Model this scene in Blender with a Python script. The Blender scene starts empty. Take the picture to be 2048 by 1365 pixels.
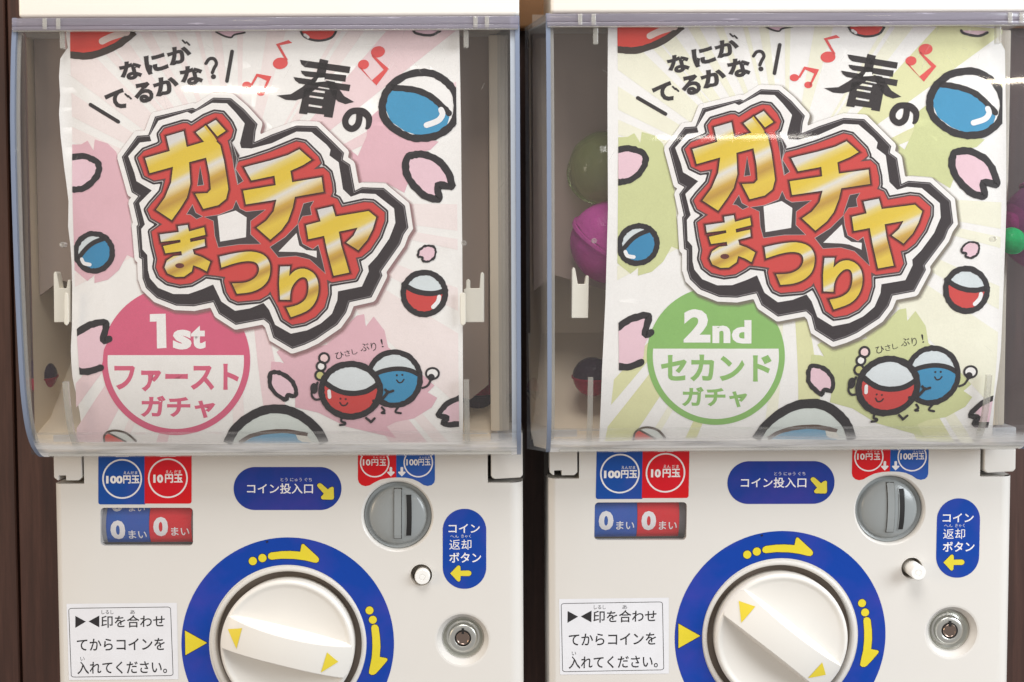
import bpy, bmesh, math, random
import numpy as np
from mathutils import Vector, Matrix, Euler
from mathutils.geometry import tessellate_polygon
random.seed(7); rng = np.random.default_rng(5)
SC = bpy.context.scene; COL = SC.collection
MM = 0.001

# ------------------------------------------------------------------ camera, light
F = 2500.0; DIST = 800.0; PX, PY = 1024.0, 682.5
YAW, PITCH, ROLL = 0.00102756, 0.04555966, 0.00467581
def cam_axes():
    cy, sy, cp, sp = math.cos(YAW), math.sin(YAW), math.cos(PITCH), math.sin(PITCH)
    fw = np.array([sy*cp, cy*cp, -sp]); r = np.array([cy, -sy, 0.0]); u = np.cross(r, fw)
    c, s = math.cos(ROLL), math.sin(ROLL)
    return c*r - s*u, s*r + c*u, fw
AR, AU, AF = cam_axes()
cd = bpy.data.cameras.new("camera"); cam = bpy.data.objects.new("camera", cd); COL.objects.link(cam)
cd.sensor_width = 36.0; cd.lens = F/2048*36.0; cd.clip_start = 0.02; cd.clip_end = 50.0
cam.matrix_world = Matrix(((AR[0], AU[0], -AF[0], 0), (AR[1], AU[1], -AF[1], -DIST*MM), (AR[2], AU[2], -AF[2], 0), (0, 0, 0, 1)))
SC.camera = cam

w = bpy.data.worlds.new("World"); SC.world = w; w.use_nodes = True
bg = w.node_tree.nodes["Background"]; bg.inputs[0].default_value = (1.0, 0.965, 0.94, 1); bg.inputs[1].default_value = 0.36
def area(name, loc, target, size, power, color, sy=None):
    l = bpy.data.lights.new(name, 'AREA'); o = bpy.data.objects.new(name, l); COL.objects.link(o)
    l.energy = power; l.color = color; l.size = size
    if sy: l.shape = 'RECTANGLE'; l.size_y = sy
    o.location = loc
    o.rotation_euler = (Vector(target) - Vector(loc)).to_track_quat('-Z', 'Y').to_euler()
    return o
area("ceiling_light", (0.0, -0.95, 1.75), (0, 0, 0), 1.0, 27, (1.0, 0.98, 0.965))
area("shop_light_left", (-1.7, -0.7, 0.1), (-0.1, 0, -0.05), 0.6, 7, (1.0, 0.78, 0.52))
area("window_light_right", (1.35, -0.75, 0.35), (0.15, 0, -0.1), 0.7, 15, (0.90, 0.955, 1.0))
area("strip_light", (-0.66, -2.2, 0.83), (-0.1, 0, 0), 0.20, 0.55, (1.0, 0.90, 0.75), 0.03)
area("strip_light_far", (0.556, -2.2, 0.36), (0.3, 0, 0), 0.36, 0.22, (1.0, 0.95, 0.85), 0.02)
area("strip_light_right", (1.20, -2.2, 0.80), (0.5, 0, 0), 0.14, 0.4, (1.0, 0.88, 0.7), 0.03)
SC.view_settings.view_transform = 'Standard'; SC.view_settings.look = 'None'
SC.view_settings.exposure = 0.42; SC.view_settings.gamma = 1.0
SC.cycles.max_bounces = 10; SC.cycles.transparent_max_bounces = 24; SC.cycles.transmission_bounces = 8
SC.cycles.caustics_reflective = False; SC.cycles.caustics_refractive = False
SC.cycles.sample_clamp_indirect = 4.0

# ------------------------------------------------------------------ helpers
def lin(c):
    if isinstance(c, int): c = ((c >> 16) & 255, (c >> 8) & 255, c & 255)
    if len(c) == 4: return lin(c[:3])[:3]+(c[3],)
    out = []
    for v in c:
        v = v/255.0; out.append(v/12.92 if v <= 0.04045 else ((v+0.055)/1.055)**2.4)
    return (out[0], out[1], out[2], 1.0)
def U(p, d=0.0):
    """point of the photo plane grid -> machine-local (x, z) in mm on the plane d mm in front of the face panel"""
    p = np.asarray(p, float); q = p.reshape(-1, 2); d = np.broadcast_to(np.asarray(d, float), (len(q),))
    dirs = AF + ((q[:, 0:1]-PX)/F)*AR - ((q[:, 1:2]-PY)/F)*AU
    t = (DIST - d)[:, None]/dirs[:, 1:2]
    r = dirs*t
    return r[:, [0, 2]]
def U1(x, y, d=0.0):
    r = U([(x, y)], d)[0]; return float(r[0]), float(r[1])
CROP = {0: (0, 0, 1), 1: (0, 0, 3.657), 2: (500, 0, 3.657), 3: (0, 300, 3.657), 4: (500, 300, 3.657), 5: (0, 580, 3.657), 6: (500, 580, 3.657),
        'a': (80, 890, 2.873), 'b': (440, 890, 5.689), 'c': (680, 890, 4.137), 'd': (340, 1060, 4.267), 'e': (800, 1180, 6.206),
        'r5': (1040, 580, 3.657)}
def P(k, s):
    """trace: 'x,y x,y ...' (or list) in the crop k -> full-size coordinates"""
    ox, oy, sc = CROP[k]
    pts = [tuple(float(v) for v in a.split(',')) for a in s.split()] if isinstance(s, str) else s
    return [(ox + x/sc, oy + y/sc) for x, y in pts]
def parea(p): 
    return 0.5*sum(p[i-1][0]*p[i][1]-p[i][0]*p[i-1][1] for i in range(len(p)))
def offset_poly(p, w_):
    """outward miter offset of a closed polygon"""
    n = len(p); s = 1 if parea(p) > 0 else -1; out = []
    for i in range(n):
        a, b, c = np.array(p[i-1]), np.array(p[i]), np.array(p[(i+1) % n])
        e1 = (b-a)/(np.linalg.norm(b-a)+1e-9); e2 = (c-b)/(np.linalg.norm(c-b)+1e-9)
        n1 = np.array([e1[1], -e1[0]])*s; n2 = np.array([e2[1], -e2[0]])*s
        m = n1+n2; L = np.linalg.norm(m)
        m = n1 if L < 1e-6 else m/L
        k = max(0.5, float(m@n1))
        out.append(tuple(b+m*w_/k))
    return out
def smooth(path, n=4, closed=False):
    """Catmull-Rom through the points"""
    p = [np.array(a, float) for a in path]; m = len(p); out = []
    rg = range(m if closed else m-1)
    for i in rg:
        p0 = p[i-1] if (closed or i > 0) else p[i]; p1 = p[i]; p2 = p[(i+1) % m]
        p3 = p[(i+2) % m] if (closed or i+2 < m) else p2
        for k in range(n):
            t = k/n
            out.append(tuple(0.5*((2*p1)+(-p0+p2)*t+(2*p0-5*p1+4*p2-p3)*t*t+(-p0+3*p1-3*p2+p3)*t**3)))
    if not closed: out.append(tuple(p[-1]))
    return out
def ellipse(cx, cy, rx, ry, n=40, rot=0, a0=0, a1=360):
    r = math.radians(rot); out = []
    full = abs(a1-a0) >= 360
    for i in range(n if full else n+1):
        a = math.radians(a0+(a1-a0)*i/n)
        x, y = rx*math.cos(a), ry*math.sin(a)
        out.append((cx+x*math.cos(r)-y*math.sin(r), cy+x*math.sin(r)+y*math.cos(r)))
    return out
def rrect(x0, y0, x1, y1, r, n=8, corners=(1, 1, 1, 1)):
    out = []
    for (cx, cy, a, on) in ((x0+r, y0+r, 180, corners[0]), (x1-r, y0+r, 270, corners[1]), (x1-r, y1-r, 0, corners[2]), (x0+r, y1-r, 90, corners[3])):
        if on:
            for i in range(n+1):
                t = math.radians(a+90*i/n); out.append((cx+r*math.cos(t), cy+r*math.sin(t)))
        else:
            out.append((x0 if a in (180, 90) else x1, y0 if a in (180, 270) else y1))
    return out
def clip(poly, x0, y0, x1, y1):
    for ax, lim, sg in ((0, x0, 1), (0, x1, -1), (1, y0, 1), (1, y1, -1)):
        out = []
        for i in range(len(poly)):
            a, b = poly[i-1], poly[i]; ia, ib = sg*(a[ax]-lim) >= 0, sg*(b[ax]-lim) >= 0
            if ia != ib:
                t = (lim-a[ax])/(b[ax]-a[ax]); out.append((a[0]+(b[0]-a[0])*t, a[1]+(b[1]-a[1])*t))
            if ib: out.append(b)
        poly = out
        if not poly: break
    return poly
def sdf_offset(polys, level, tol=0.6, step=2.5, minarea=40):
    """rounded outward offset of a union of polygons by contouring their distance field"""
    pts = np.concatenate([np.array(p) for p in polys]); lo = pts.min(0)-abs(level)-8; hi = pts.max(0)+abs(level)+8
    xs = np.arange(lo[0], hi[0], step); ys = np.arange(lo[1], hi[1], step)
    X, Y = np.meshgrid(xs, ys); best = np.full(X.shape, 1e9)
    for p in polys:
        d2 = np.full(X.shape, 1e18); ins = np.zeros(X.shape, bool)
        for i in range(len(p)):
            ax, ay = p[i-1]; bx, by = p[i]; ex, ey = bx-ax, by-ay; L = ex*ex+ey*ey+1e-12
            t = np.clip(((X-ax)*ex+(Y-ay)*ey)/L, 0, 1)
            d2 = np.minimum(d2, (X-ax-t*ex)**2+(Y-ay-t*ey)**2)
            if ay != by:
                c = ((ay > Y) != (by > Y)) & (X < (bx-ax)*(Y-ay)/(by-ay)+ax); ins ^= c
        best = np.minimum(best, np.where(ins, -1, 1)*np.sqrt(d2))
    G = best-level; ny, nx = G.shape
    S = G < 0; cells = np.argwhere((S[:-1, :-1] != S[1:, :-1]) | (S[:-1, :-1] != S[:-1, 1:]) | (S[:-1, :-1] != S[1:, 1:]))
    nxt = {}
    def cross(j0, i0, j1, i1):
        a, b = G[j0, i0], G[j1, i1]; t = a/(a-b)
        return (xs[i0]+(xs[i1]-xs[i0])*t, ys[j0]+(ys[j1]-ys[j0])*t)
    pos = {}
    for j, i in cells:
        c = [(j, i), (j, i+1), (j+1, i+1), (j+1, i)]
        ent, ext = [], []
        for k in range(4):
            a, b = c[k], c[(k+1) % 4]
            if S[a] != S[b]:
                key = (min(a, b), max(a, b))
                if key not in pos: pos[key] = cross(*key[0], *key[1])
                (ext if S[a] else ent).append(key)
        for e, x in zip(ent, ext): nxt[e] = x
    loops = []
    while nxt:
        k0, k = next(iter(nxt.items())); del nxt[k0]; lp = [pos[k0]]
        while k in nxt:
            lp.append(pos[k]); k = nxt.pop(k)
        if len(lp) > 5 and abs(parea(lp)) > minarea: loops.append(rdp_closed(lp, tol))
    loops.sort(key=lambda l: -abs(parea(l)))
    return loops
def rdp(p, tol):
    if len(p) < 3: return p
    a, b = np.array(p[0]), np.array(p[-1]); q = np.array(p); e = b-a; L = np.linalg.norm(e)
    d = np.abs(e[0]*(q[:, 1]-a[1])-e[1]*(q[:, 0]-a[0]))/L if L > 1e-9 else np.linalg.norm(q-a, axis=1)
    k = int(d.argmax())
    return [p[0], p[-1]] if d[k] < tol else rdp(p[:k+1], tol)[:-1]+rdp(p[k:], tol)
def rdp_closed(p, tol):
    h = len(p)//2
    return rdp(p[:h+1], tol)[:-1]+rdp(p[h:]+[p[0]], tol)[:-1]

_textcache = {}
def text2d(body, bold):
    key = (body, bold)
    if key not in _textcache:
        c = bpy.data.curves.new("lettering", 'FONT'); c.body = body; c.offset = bold; c.resolution_u = 3; c.fill_mode = 'FRONT'
        o = bpy.data.objects.new("lettering", c); COL.objects.link(o)
        dg = bpy.context.evaluated_depsgraph_get(); dg.update()
        m = bpy.data.meshes.new_from_object(o.evaluated_get(dg))
        v = np.array([tuple(a.co)[:2] for a in m.vertices]); f = [tuple(q.vertices) for q in m.polygons]
        bpy.data.objects.remove(o); bpy.data.curves.remove(c); bpy.data.meshes.remove(m)
        _textcache[key] = (v, f)
    return _textcache[key]

class Flat:
    """flat print: coloured shapes stacked in thin layers"""
    def __init__(s): s.v, s.f, s.c, s.l, s.b = [], [], [], [], []
    def raw(s, v, f, col, layer, band=None):
        o = len(s.v); s.v += [tuple(a) for a in v]; s.f += [tuple(o+i for i in q) for q in f]
        cols = [lin(c) for c in col] if isinstance(col, list) else [lin(col)]*len(v)
        s.c += cols; s.l += [layer]*len(v); s.b += (list(band) if band is not None else [0.0]*len(v))
        return s
    def poly(s, outer, col, layer=0, holes=(), band=None):
        loops = [outer]+list(holes); v = [a for l in loops for a in l]
        f = tessellate_polygon([[Vector((a[0], a[1], 0)) for a in l] for l in loops])
        return s.raw(v, f, col, layer, band(v) if band else None)
    def stroke(s, path, wd, col, layer=0, closed=False, jit=0.0, sm=4, taper=None, cap=True):
        p = smooth(path, sm, closed) if sm > 1 else list(path); n = len(p); L, R = [], []
        for i in range(n):
            a = np.array(p[i-1] if (closed or i > 0) else p[i]); c = np.array(p[(i+1) % n] if (closed or i < n-1) else p[i])
            t = (c-a)/(np.linalg.norm(c-a)+1e-9); nn = np.array([-t[1], t[0]])
            h = wd/2*(taper(i/(n-1)) if taper else 1)
            L.append(np.array(p[i])+nn*(h+random.uniform(-jit, jit))); R.append(np.array(p[i])-nn*(h+random.uniform(-jit, jit)))
        v = L+R; f = [(i, (i+1) % n, n+(i+1) % n, n+i) for i in range(n if closed else n-1)]
        s.raw(v, f, col, layer)
        if cap and not closed and not taper:
            for e in (p[0], p[-1]): s.poly(ellipse(e[0], e[1], wd/2, wd/2, 12), col, layer+(0.2 if e is p[0] else 0.4))
        return s
    def glow(s, poly, w0, w1, c0, c1, layer):
        a, b = offset_poly(poly, w0), offset_poly(poly, w1); n = len(a)
        return s.raw(a+b, [(i, (i+1) % n, n+(i+1) % n, n+i) for i in range(n)], [c0]*n+[c1]*n, layer)
    def text(s, body, box, col, layer=1, bold=0.0, rot=0.0, fit=True):
        """box = (x0,y0,x1,y1) in photo coordinates, the ink fills it"""
        v, f = text2d(body, bold); lo, hi = v.min(0), v.max(0)
        x0, y0, x1, y1 = box; cx, cy = (x0+x1)/2, (y0+y1)/2
        q = (v-(lo+hi)/2)/(hi-lo)*[x1-x0, -(y1-y0)]
        r = math.radians(-rot); c_, s_ = math.cos(r), math.sin(r)
        q = np.stack([cx+q[:, 0]*c_-q[:, 1]*s_, cy+q[:, 0]*s_+q[:, 1]*c_], 1)
        return s.raw(q, f, col, layer)
    def build(s, name, mat, parent, mapper, step=0.05, grid=None, trim=()):
        """mapper: (n,2) photo -> (xz mm, base depth function or number)"""
        bm = bmesh.new(); cl = bm.verts.layers.float_color.new('ink'); ly = bm.verts.layers.float.new('lay'); bd = bm.verts.layers.float.new('band')
        vs = []
        for (x, z), c, l, b in zip(s.v, s.c, s.l, s.b):
            v = bm.verts.new((x, 0, z)); v[cl] = c; v[ly] = l; v[bd] = b; vs.append(v)
        for f in s.f:
            try: bm.faces.new([vs[i] for i in f])
            except ValueError: pass
        for (ax, ay), (bx_, by_), keep in trim:
            no = Vector((by_-ay, 0, ax-bx_)).normalized()*keep
            bmesh.ops.bisect_plane(bm, geom=bm.verts[:]+bm.edges[:]+bm.faces[:], dist=1e-6, plane_co=(ax, 0, ay), plane_no=no, clear_outer=True)
        xz, depth = mapper(np.array([(v.co.x, v.co.z) for v in bm.verts]))
        for v, (x, z) in zip(bm.verts, xz): v.co = Vector((x, 0, z))
        if grid:
            lo, hi = xz.min(0), xz.max(0)
            def cuts(a, b): return [k*grid for k in range(math.ceil(a/grid+1e-6), math.floor(b/grid-1e-6)+1)]
            for no, aa, bb in (((1, 0, 0), lo[0], hi[0]), ((0, 0, 1), lo[1], hi[1])):
                for c in cuts(aa, bb):
                    bmesh.ops.bisect_plane(bm, geom=bm.verts[:]+bm.edges[:]+bm.faces[:], dist=1e-6, plane_co=(c*no[0], 0, c*no[2]), plane_no=no)
            sm_ = xz.sum(1)
            for c in cuts(sm_.min(), sm_.max()):
                bmesh.ops.bisect_plane(bm, geom=bm.verts[:]+bm.edges[:]+bm.faces[:], dist=1e-6, plane_co=(c, 0, 0), plane_no=(0.7071068, 0, 0.7071068))
        bm.verts.ensure_lookup_table()
        co = np.array([(v.co.x, v.co.z) for v in bm.verts]); lay = np.array([v[ly] for v in bm.verts])
        d, nrm = depth(co) if callable(depth) else (np.full(len(co), float(depth)), None)
        for v, dd, l in zip(bm.verts, d, lay): v.co = Vector((v.co.x*MM, -(dd+l*step)*MM, v.co.z*MM))
        bm.normal_update()
        for f in bm.faces:
            if f.normal.y > 0: f.normal_flip()
        me = bpy.data.meshes.new(name); bm.to_mesh(me); bm.free()
        me.materials.append(mat)
        if nrm is not None:
            me.polygons.foreach_set('use_smooth', [True]*len(me.polygons))
            me.normals_split_custom_set_from_vertices([tuple(a) for a in nrm])
        return link(name, me, parent)
def link(name, me, parent=None):
    o = bpy.data.objects.new(name, me); COL.objects.link(o)
    if parent is not None: o.parent = parent
    return o
def empty(name, label, cat, loc=(0, 0, 0), group=None):
    o = bpy.data.objects.new(name, None); COL.objects.link(o); o.location = loc; o.empty_display_size = 0.02
    o['label'] = label; o['category'] = cat
    if group: o['group'] = group
    return o
def mesh_obj(name, verts, faces, mat, parent=None, sm=False, bevel=0.0, seg=2):
    """verts in machine-local mm as (x, d, z), d towards the viewer"""
    me = bpy.data.meshes.new(name); me.from_pydata([(x*MM, -d*MM, z*MM) for x, d, z in verts], [], faces)
    bm = bmesh.new(); bm.from_mesh(me)
    bmesh.ops.remove_doubles(bm, verts=bm.verts, dist=1e-7)
    bmesh.ops.recalc_face_normals(bm, faces=bm.faces)
    if bevel:
        es = [e for e in bm.edges if len(e.link_faces) == 2 and e.calc_face_angle(0) > 0.6]
        bmesh.ops.bevel(bm, geom=es, offset=bevel*MM, segments=seg, affect='EDGES', profile=0.5)
    for f in bm.faces: f.smooth = sm
    bm.to_mesh(me); bm.free(); me.materials.append(mat)
    if sm and hasattr(me, 'set_sharp_from_angle'): me.set_sharp_from_angle(angle=math.radians(38))
    return link(name, me, parent)
def box(x0, x1, d0, d1, z0, z1):
    v = [(x, d, z) for x in (x0, x1) for d in (d0, d1) for z in (z0, z1)]
    return v, [(0, 1, 3, 2), (4, 6, 7, 5), (0, 4, 5, 1), (2, 3, 7, 6), (0, 2, 6, 4), (1, 5, 7, 3)]
def merge(*ms):
    V, Fc = [], []
    for v, f in ms:
        o = len(V); V += list(v); Fc += [tuple(o+i for i in q) for q in f]
    return V, Fc
def prism(poly, d0, d1):
    """poly in local (x,z) mm"""
    n = len(poly); v = [(x, d0, z) for x, z in poly]+[(x, d1, z) for x, z in poly]
    t = tessellate_polygon([[Vector((x, z, 0)) for x, z in poly]])
    return v, [tuple(q) for q in t]+[tuple(n+i for i in q) for q in t]+[(i, (i+1) % n, n+(i+1) % n, n+i) for i in range(n)]
def lathe(prof, cx, cz, n=64):
    v, f = [], []
    for r, d in prof:
        for i in range(n):
            a = 2*math.pi*i/n; v.append((cx+r*math.cos(a), d, cz+r*math.sin(a)))
    for k in range(len(prof)-1):
        for i in range(n):
            j = (i+1) % n; f.append((k*n+i, k*n+j, (k+1)*n+j, (k+1)*n+i))
    if prof[-1][0] < 1e-3: pass
    return v, f

# ------------------------------------------------------------------ materials
def mat(name):
    m = bpy.data.materials.new(name); m.use_nodes = True; nt = m.node_tree
    return m, nt, nt.nodes["Principled BSDF"]
def N(nt, kind, **kw):
    n = nt.nodes.new(kind)
    for k, v in kw.items():
        if k.startswith('i_'):
            n.inputs[k[2:].replace('_', ' ')].default_value = v
        else: setattr(n, k, v)
    return n
def noise(nt, scale, detail=4, rough=0.6, vec=None):
    n = nt.nodes.new('ShaderNodeTexNoise'); n.inputs['Scale'].default_value = scale; n.inputs['Detail'].default_value = detail; n.inputs['Roughness'].default_value = rough
    if vec is None:
        tc = nt.nodes.new('ShaderNodeTexCoord'); vec = tc.outputs['Object']
    nt.links.new(vec, n.inputs['Vector']); return n
def mixc(nt, fac, a, b, mode='MIX'):
    m = nt.nodes.new('ShaderNodeMix'); m.data_type = 'RGBA'; m.blend_type = mode
    for s, v in ((m.inputs[0], fac), (m.inputs[6], a), (m.inputs[7], b)):
        if hasattr(v, 'links') or isinstance(v, bpy.types.NodeSocket): nt.links.new(v, s)
        else: s.default_value = v
    return m.outputs[2]
def ramp(nt, val, stops, interp='LINEAR'):
    r = nt.nodes.new('ShaderNodeValToRGB'); r.color_ramp.interpolation = interp
    e = r.color_ramp.elements
    while len(e) < len(stops): e.new(0.5)
    for k, (p, c) in enumerate(stops): e[k].position = p; e[k].color = c if len(c) == 4 else lin(c)
    nt.links.new(val, r.inputs[0]); return r.outputs[0]
def bump(nt, h, strength, dist, bsdf):
    b = nt.nodes.new('ShaderNodeBump'); b.inputs['Strength'].default_value = strength; b.inputs['Distance'].default_value = dist
    nt.links.new(h, b.inputs['Height']); nt.links.new(b.outputs[0], bsdf.inputs['Normal'])
def plastic(name, c, rough=0.35, var=0.03, bumpd=0.00006, grime=0.05):
    m, nt, b = mat(name); big = noise(nt, 14, 5); fine = noise(nt, 900, 3)
    g = tuple(x*(1-var*2.2) for x in lin(c)[:3])+(1,)
    col = mixc(nt, big.outputs[0], lin(c), g)
    sp = noise(nt, 260, 4, 0.7)
    spot = ramp(nt, sp.outputs[0], [(0.0, (0, 0, 0, 1)), (0.70, (0, 0, 0, 1)), (0.76, (1, 1, 1, 1))])
    mm = nt.nodes.new('ShaderNodeMath'); mm.operation = 'MULTIPLY'; nt.links.new(spot, mm.inputs[0]); mm.inputs[1].default_value = grime
    col = mixc(nt, mm.outputs[0], col, lin((120, 100, 80)))
    nt.links.new(col, b.inputs['Base Color']); b.inputs['Roughness'].default_value = rough
    bump(nt, fine.outputs[0], 0.25, bumpd, b)
    return m
def printed(name, rough, spec=0.4, grain=0.10, coat=0.0, orange=0.0):
    m, nt, b = mat(name); at = N(nt, 'ShaderNodeAttribute', attribute_name='ink')
    n1 = noise(nt, 1400, 2); n2 = noise(nt, 60, 4)
    v = ramp(nt, n1.outputs[0], [(0.25, (1-grain,)*3+(1,)), (0.75, (1+0*grain,)*3+(1,))])
    v2 = ramp(nt, n2.outputs[0], [(0.3, (0.955, 0.95, 0.945, 1)), (0.7, (1, 1, 1, 1))])
    c = mixc(nt, 1.0, at.outputs['Color'], v, 'MULTIPLY'); c = mixc(nt, 1.0, c, v2, 'MULTIPLY')
    nt.links.new(c, b.inputs['Base Color']); b.inputs['Roughness'].default_value = rough
    b.inputs['Specular IOR Level'].default_value = spec; b.inputs['Coat Weight'].default_value = coat; b.inputs['Coat Roughness'].default_value = 0.12
    if orange:
        n4 = noise(nt, 26, 3); sheen = ramp(nt, n4.outputs[0], [(0.42, (0, 0, 0, 1)), (0.70, (0.030, 0.0, 0.014, 1))]); c = mixc(nt, 1.0, c, sheen, 'ADD')  # faint purplish patches in the colour imitate a reflection on the stickers
        nt.links.new(c, b.inputs['Base Color'])
    n3 = noise(nt, 300 if orange else 90, 4)
    bump(nt, n3.outputs[0], 0.5 if orange else 0.35, 0.0002 if orange else 0.0006, b)
    return m
M_PAPER = printed('printed_paper', 0.6, 0.25)
def fade():
    m, nt, b = mat('soft_edged_ink'); at = N(nt, 'ShaderNodeAttribute', attribute_name='ink')
    nt.links.new(at.outputs['Color'], b.inputs['Base Color']); nt.links.new(at.outputs['Alpha'], b.inputs['Alpha']); b.inputs['Roughness'].default_value = 0.6; b.inputs['Specular IOR Level'].default_value = 0.25
    return m
M_FADE = fade()
M_STICK = printed('glossy_sticker', 0.34, 0.28, 0.04, 0.0, 1.0)
M_DECAL = printed('matt_label', 0.5, 0.4, 0.03)
def gold():
    m, nt, b = mat('gold_print'); at = N(nt, 'ShaderNodeAttribute', attribute_name='band')
    st = [(0.0, (222, 186, 52)), (0.16, (228, 196, 62)), (0.27, (190, 146, 52)), (0.33, (208, 166, 62)), (0.40, (232, 214, 168)), (0.46, (226, 222, 216)),
          (0.52, (230, 204, 96)), (0.62, (228, 196, 50)), (0.76, (226, 194, 50)), (0.84, (228, 206, 120)), (0.90, (222, 218, 212)), (1.0, (216, 212, 210))]
    c = ramp(nt, at.outputs['Fac'], st); n1 = noise(nt, 1400, 2)
    v = ramp(nt, n1.outputs[0], [(0.25, (0.9, 0.9, 0.9, 1)), (0.75, (1, 1, 1, 1))])
    nt.links.new(mixc(nt, 1.0, c, v, 'MULTIPLY'), b.inputs['Base Color']); b.inputs['Roughness'].default_value = 0.5
    return m
M_GOLD = gold()
M_WHITE = plastic('cream_plastic', (219, 215, 209), 0.34, 0.035, 0.00006, 0.13)
M_CAP = plastic('white_top_plastic', (246, 240, 230), 0.22)
M_KNOB = plastic('knob_plastic', (228, 224, 217), 0.3, 0.03, 0.00006, 0.08)
M_BTN = plastic('button_plastic', (240, 238, 234), 0.35, 0.02)
M_BIN = plastic('bin_plastic', (238, 220, 192), 0.45)
M_CLIP = plastic('clip_plastic', (244, 238, 222), 0.4, 0.02)
M_DARK = plastic('dark_gap', (46, 40, 36), 0.6)
M_RING = plastic('grey_gap_ring', (112, 100, 90), 0.5, 0.12, 0.0002, 0.6)
M_DISC = plastic('grey_coin_plastic', (150, 154, 154), 0.24, 0.04)
M_BODY = plastic('body_plastic', (205, 198, 188), 0.5)
def metal(name, c, rough):
    m, nt, b = mat(name); b.inputs['Base Color'].default_value = lin(c); b.inputs['Metallic'].default_value = 1.0
    b.inputs['Roughness'].default_value = rough
    return m
M_STEEL = metal('lock_steel', (210, 210, 204), 0.3)
M_STEEL2 = metal('lock_core_steel', (150, 132, 122), 0.2)
def clear(name, tint, haze, hazecol, spec=1.0, rough=0.02, scratches=False, grad=None):
    m, nt, b = mat(name); nt.nodes.remove(b); out = nt.nodes['Material Output']
    tr = N(nt, 'ShaderNodeBsdfTransparent'); tr.inputs[0].default_value = tint
    gl = N(nt, 'ShaderNodeBsdfGlossy'); gl.inputs['Roughness'].default_value = rough
    fr = N(nt, 'ShaderNodeFresnel'); ge = N(nt, 'ShaderNodeNewGeometry'); mi = N(nt, 'ShaderNodeMapRange'); nt.links.new(ge.outputs['Backfacing'], mi.inputs[0]); mi.inputs[3].default_value = 1.45; mi.inputs[4].default_value = 1/1.45; nt.links.new(mi.outputs[0], fr.inputs[0])
    ms = N(nt, 'ShaderNodeMath', operation='MULTIPLY'); nt.links.new(fr.outputs[0], ms.inputs[0]); ms.inputs[1].default_value = spec
    mx = N(nt, 'ShaderNodeMixShader'); nt.links.new(ms.outputs[0], mx.inputs[0]); nt.links.new(tr.outputs[0], mx.inputs[1]); nt.links.new(gl.outputs[0], mx.inputs[2])
    df = N(nt, 'ShaderNodeBsdfDiffuse'); df.inputs[0].default_value = hazecol
    m2 = N(nt, 'ShaderNodeMixShader'); m2.inputs[0].default_value = haze
    if scratches:
        tc = N(nt, 'ShaderNodeTexCoord'); mp = N(nt, 'ShaderNodeMapping'); mp.inputs['Scale'].default_value = (30, 30, 500); mp.inputs['Rotation'].default_value = (0, 0.35, 0)
        nt.links.new(tc.outputs['Object'], mp.inputs['Vector']); ns = noise(nt, 1.0, 6, 0.7, mp.outputs[0])
        rr = ramp(nt, ns.outputs[0], [(0.0, (haze*0.7,)*3+(1,)), (0.66, (haze,)*3+(1,)), (0.78, (haze*3+0.035,)*3+(1,))]); nt.links.new(rr, m2.inputs[0])
        n5 = noise(nt, 22, 2); bp = N(nt, 'ShaderNodeBump'); bp.inputs['Strength'].default_value = 0.07; bp.inputs['Distance'].default_value = 0.0008
        nt.links.new(n5.outputs[0], bp.inputs['Height']); nt.links.new(bp.outputs[0], gl.inputs['Normal'])
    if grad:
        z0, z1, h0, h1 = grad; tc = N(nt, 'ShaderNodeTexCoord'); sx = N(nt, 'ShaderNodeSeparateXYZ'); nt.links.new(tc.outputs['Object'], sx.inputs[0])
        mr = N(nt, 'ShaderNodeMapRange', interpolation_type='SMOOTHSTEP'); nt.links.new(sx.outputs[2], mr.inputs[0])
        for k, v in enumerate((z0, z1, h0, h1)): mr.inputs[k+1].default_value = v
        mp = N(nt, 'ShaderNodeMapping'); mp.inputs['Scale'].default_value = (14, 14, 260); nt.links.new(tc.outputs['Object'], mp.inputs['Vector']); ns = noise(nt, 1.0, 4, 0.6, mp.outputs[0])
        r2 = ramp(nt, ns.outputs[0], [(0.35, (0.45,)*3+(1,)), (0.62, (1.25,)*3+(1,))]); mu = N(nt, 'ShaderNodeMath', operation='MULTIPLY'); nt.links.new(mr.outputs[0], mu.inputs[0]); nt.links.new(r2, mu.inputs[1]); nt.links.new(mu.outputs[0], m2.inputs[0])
    nt.links.new(mx.outputs[0], m2.inputs[1]); nt.links.new(df.outputs[0], m2.inputs[2]); nt.links.new(m2.outputs[0], out.inputs[0])
    return m
M_CLEAR = clear('clear_hood', (0.99, 0.99, 0.99, 1), 0.008, (0.9, 0.88, 0.85, 1), 1.0, 0.045, True)
M_SIDE = clear('clear_hood_side', (0.84, 0.86, 0.90, 1), 0.04, (0.6, 0.62, 0.68, 1))
M_EDGE = clear('clear_hood_edge', (0.50, 0.56, 0.68, 1), 0.45, (0.40, 0.47, 0.62, 1), 1.6)
M_RIM = clear('clear_hood_rim', (0.62, 0.58, 0.64, 1), 0.30, (0.66, 0.62, 0.72, 1), 1.8, 0.06, True)
M_RIB = clear('clear_rib', (0.88, 0.88, 0.86, 1), 0.22, (0.9, 0.87, 0.8, 1), 1.6)
M_PANE = clear('window_pane', (0.985, 0.985, 0.985, 1), 0.02, (0.6, 0.6, 0.6, 1), 1.0)

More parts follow.
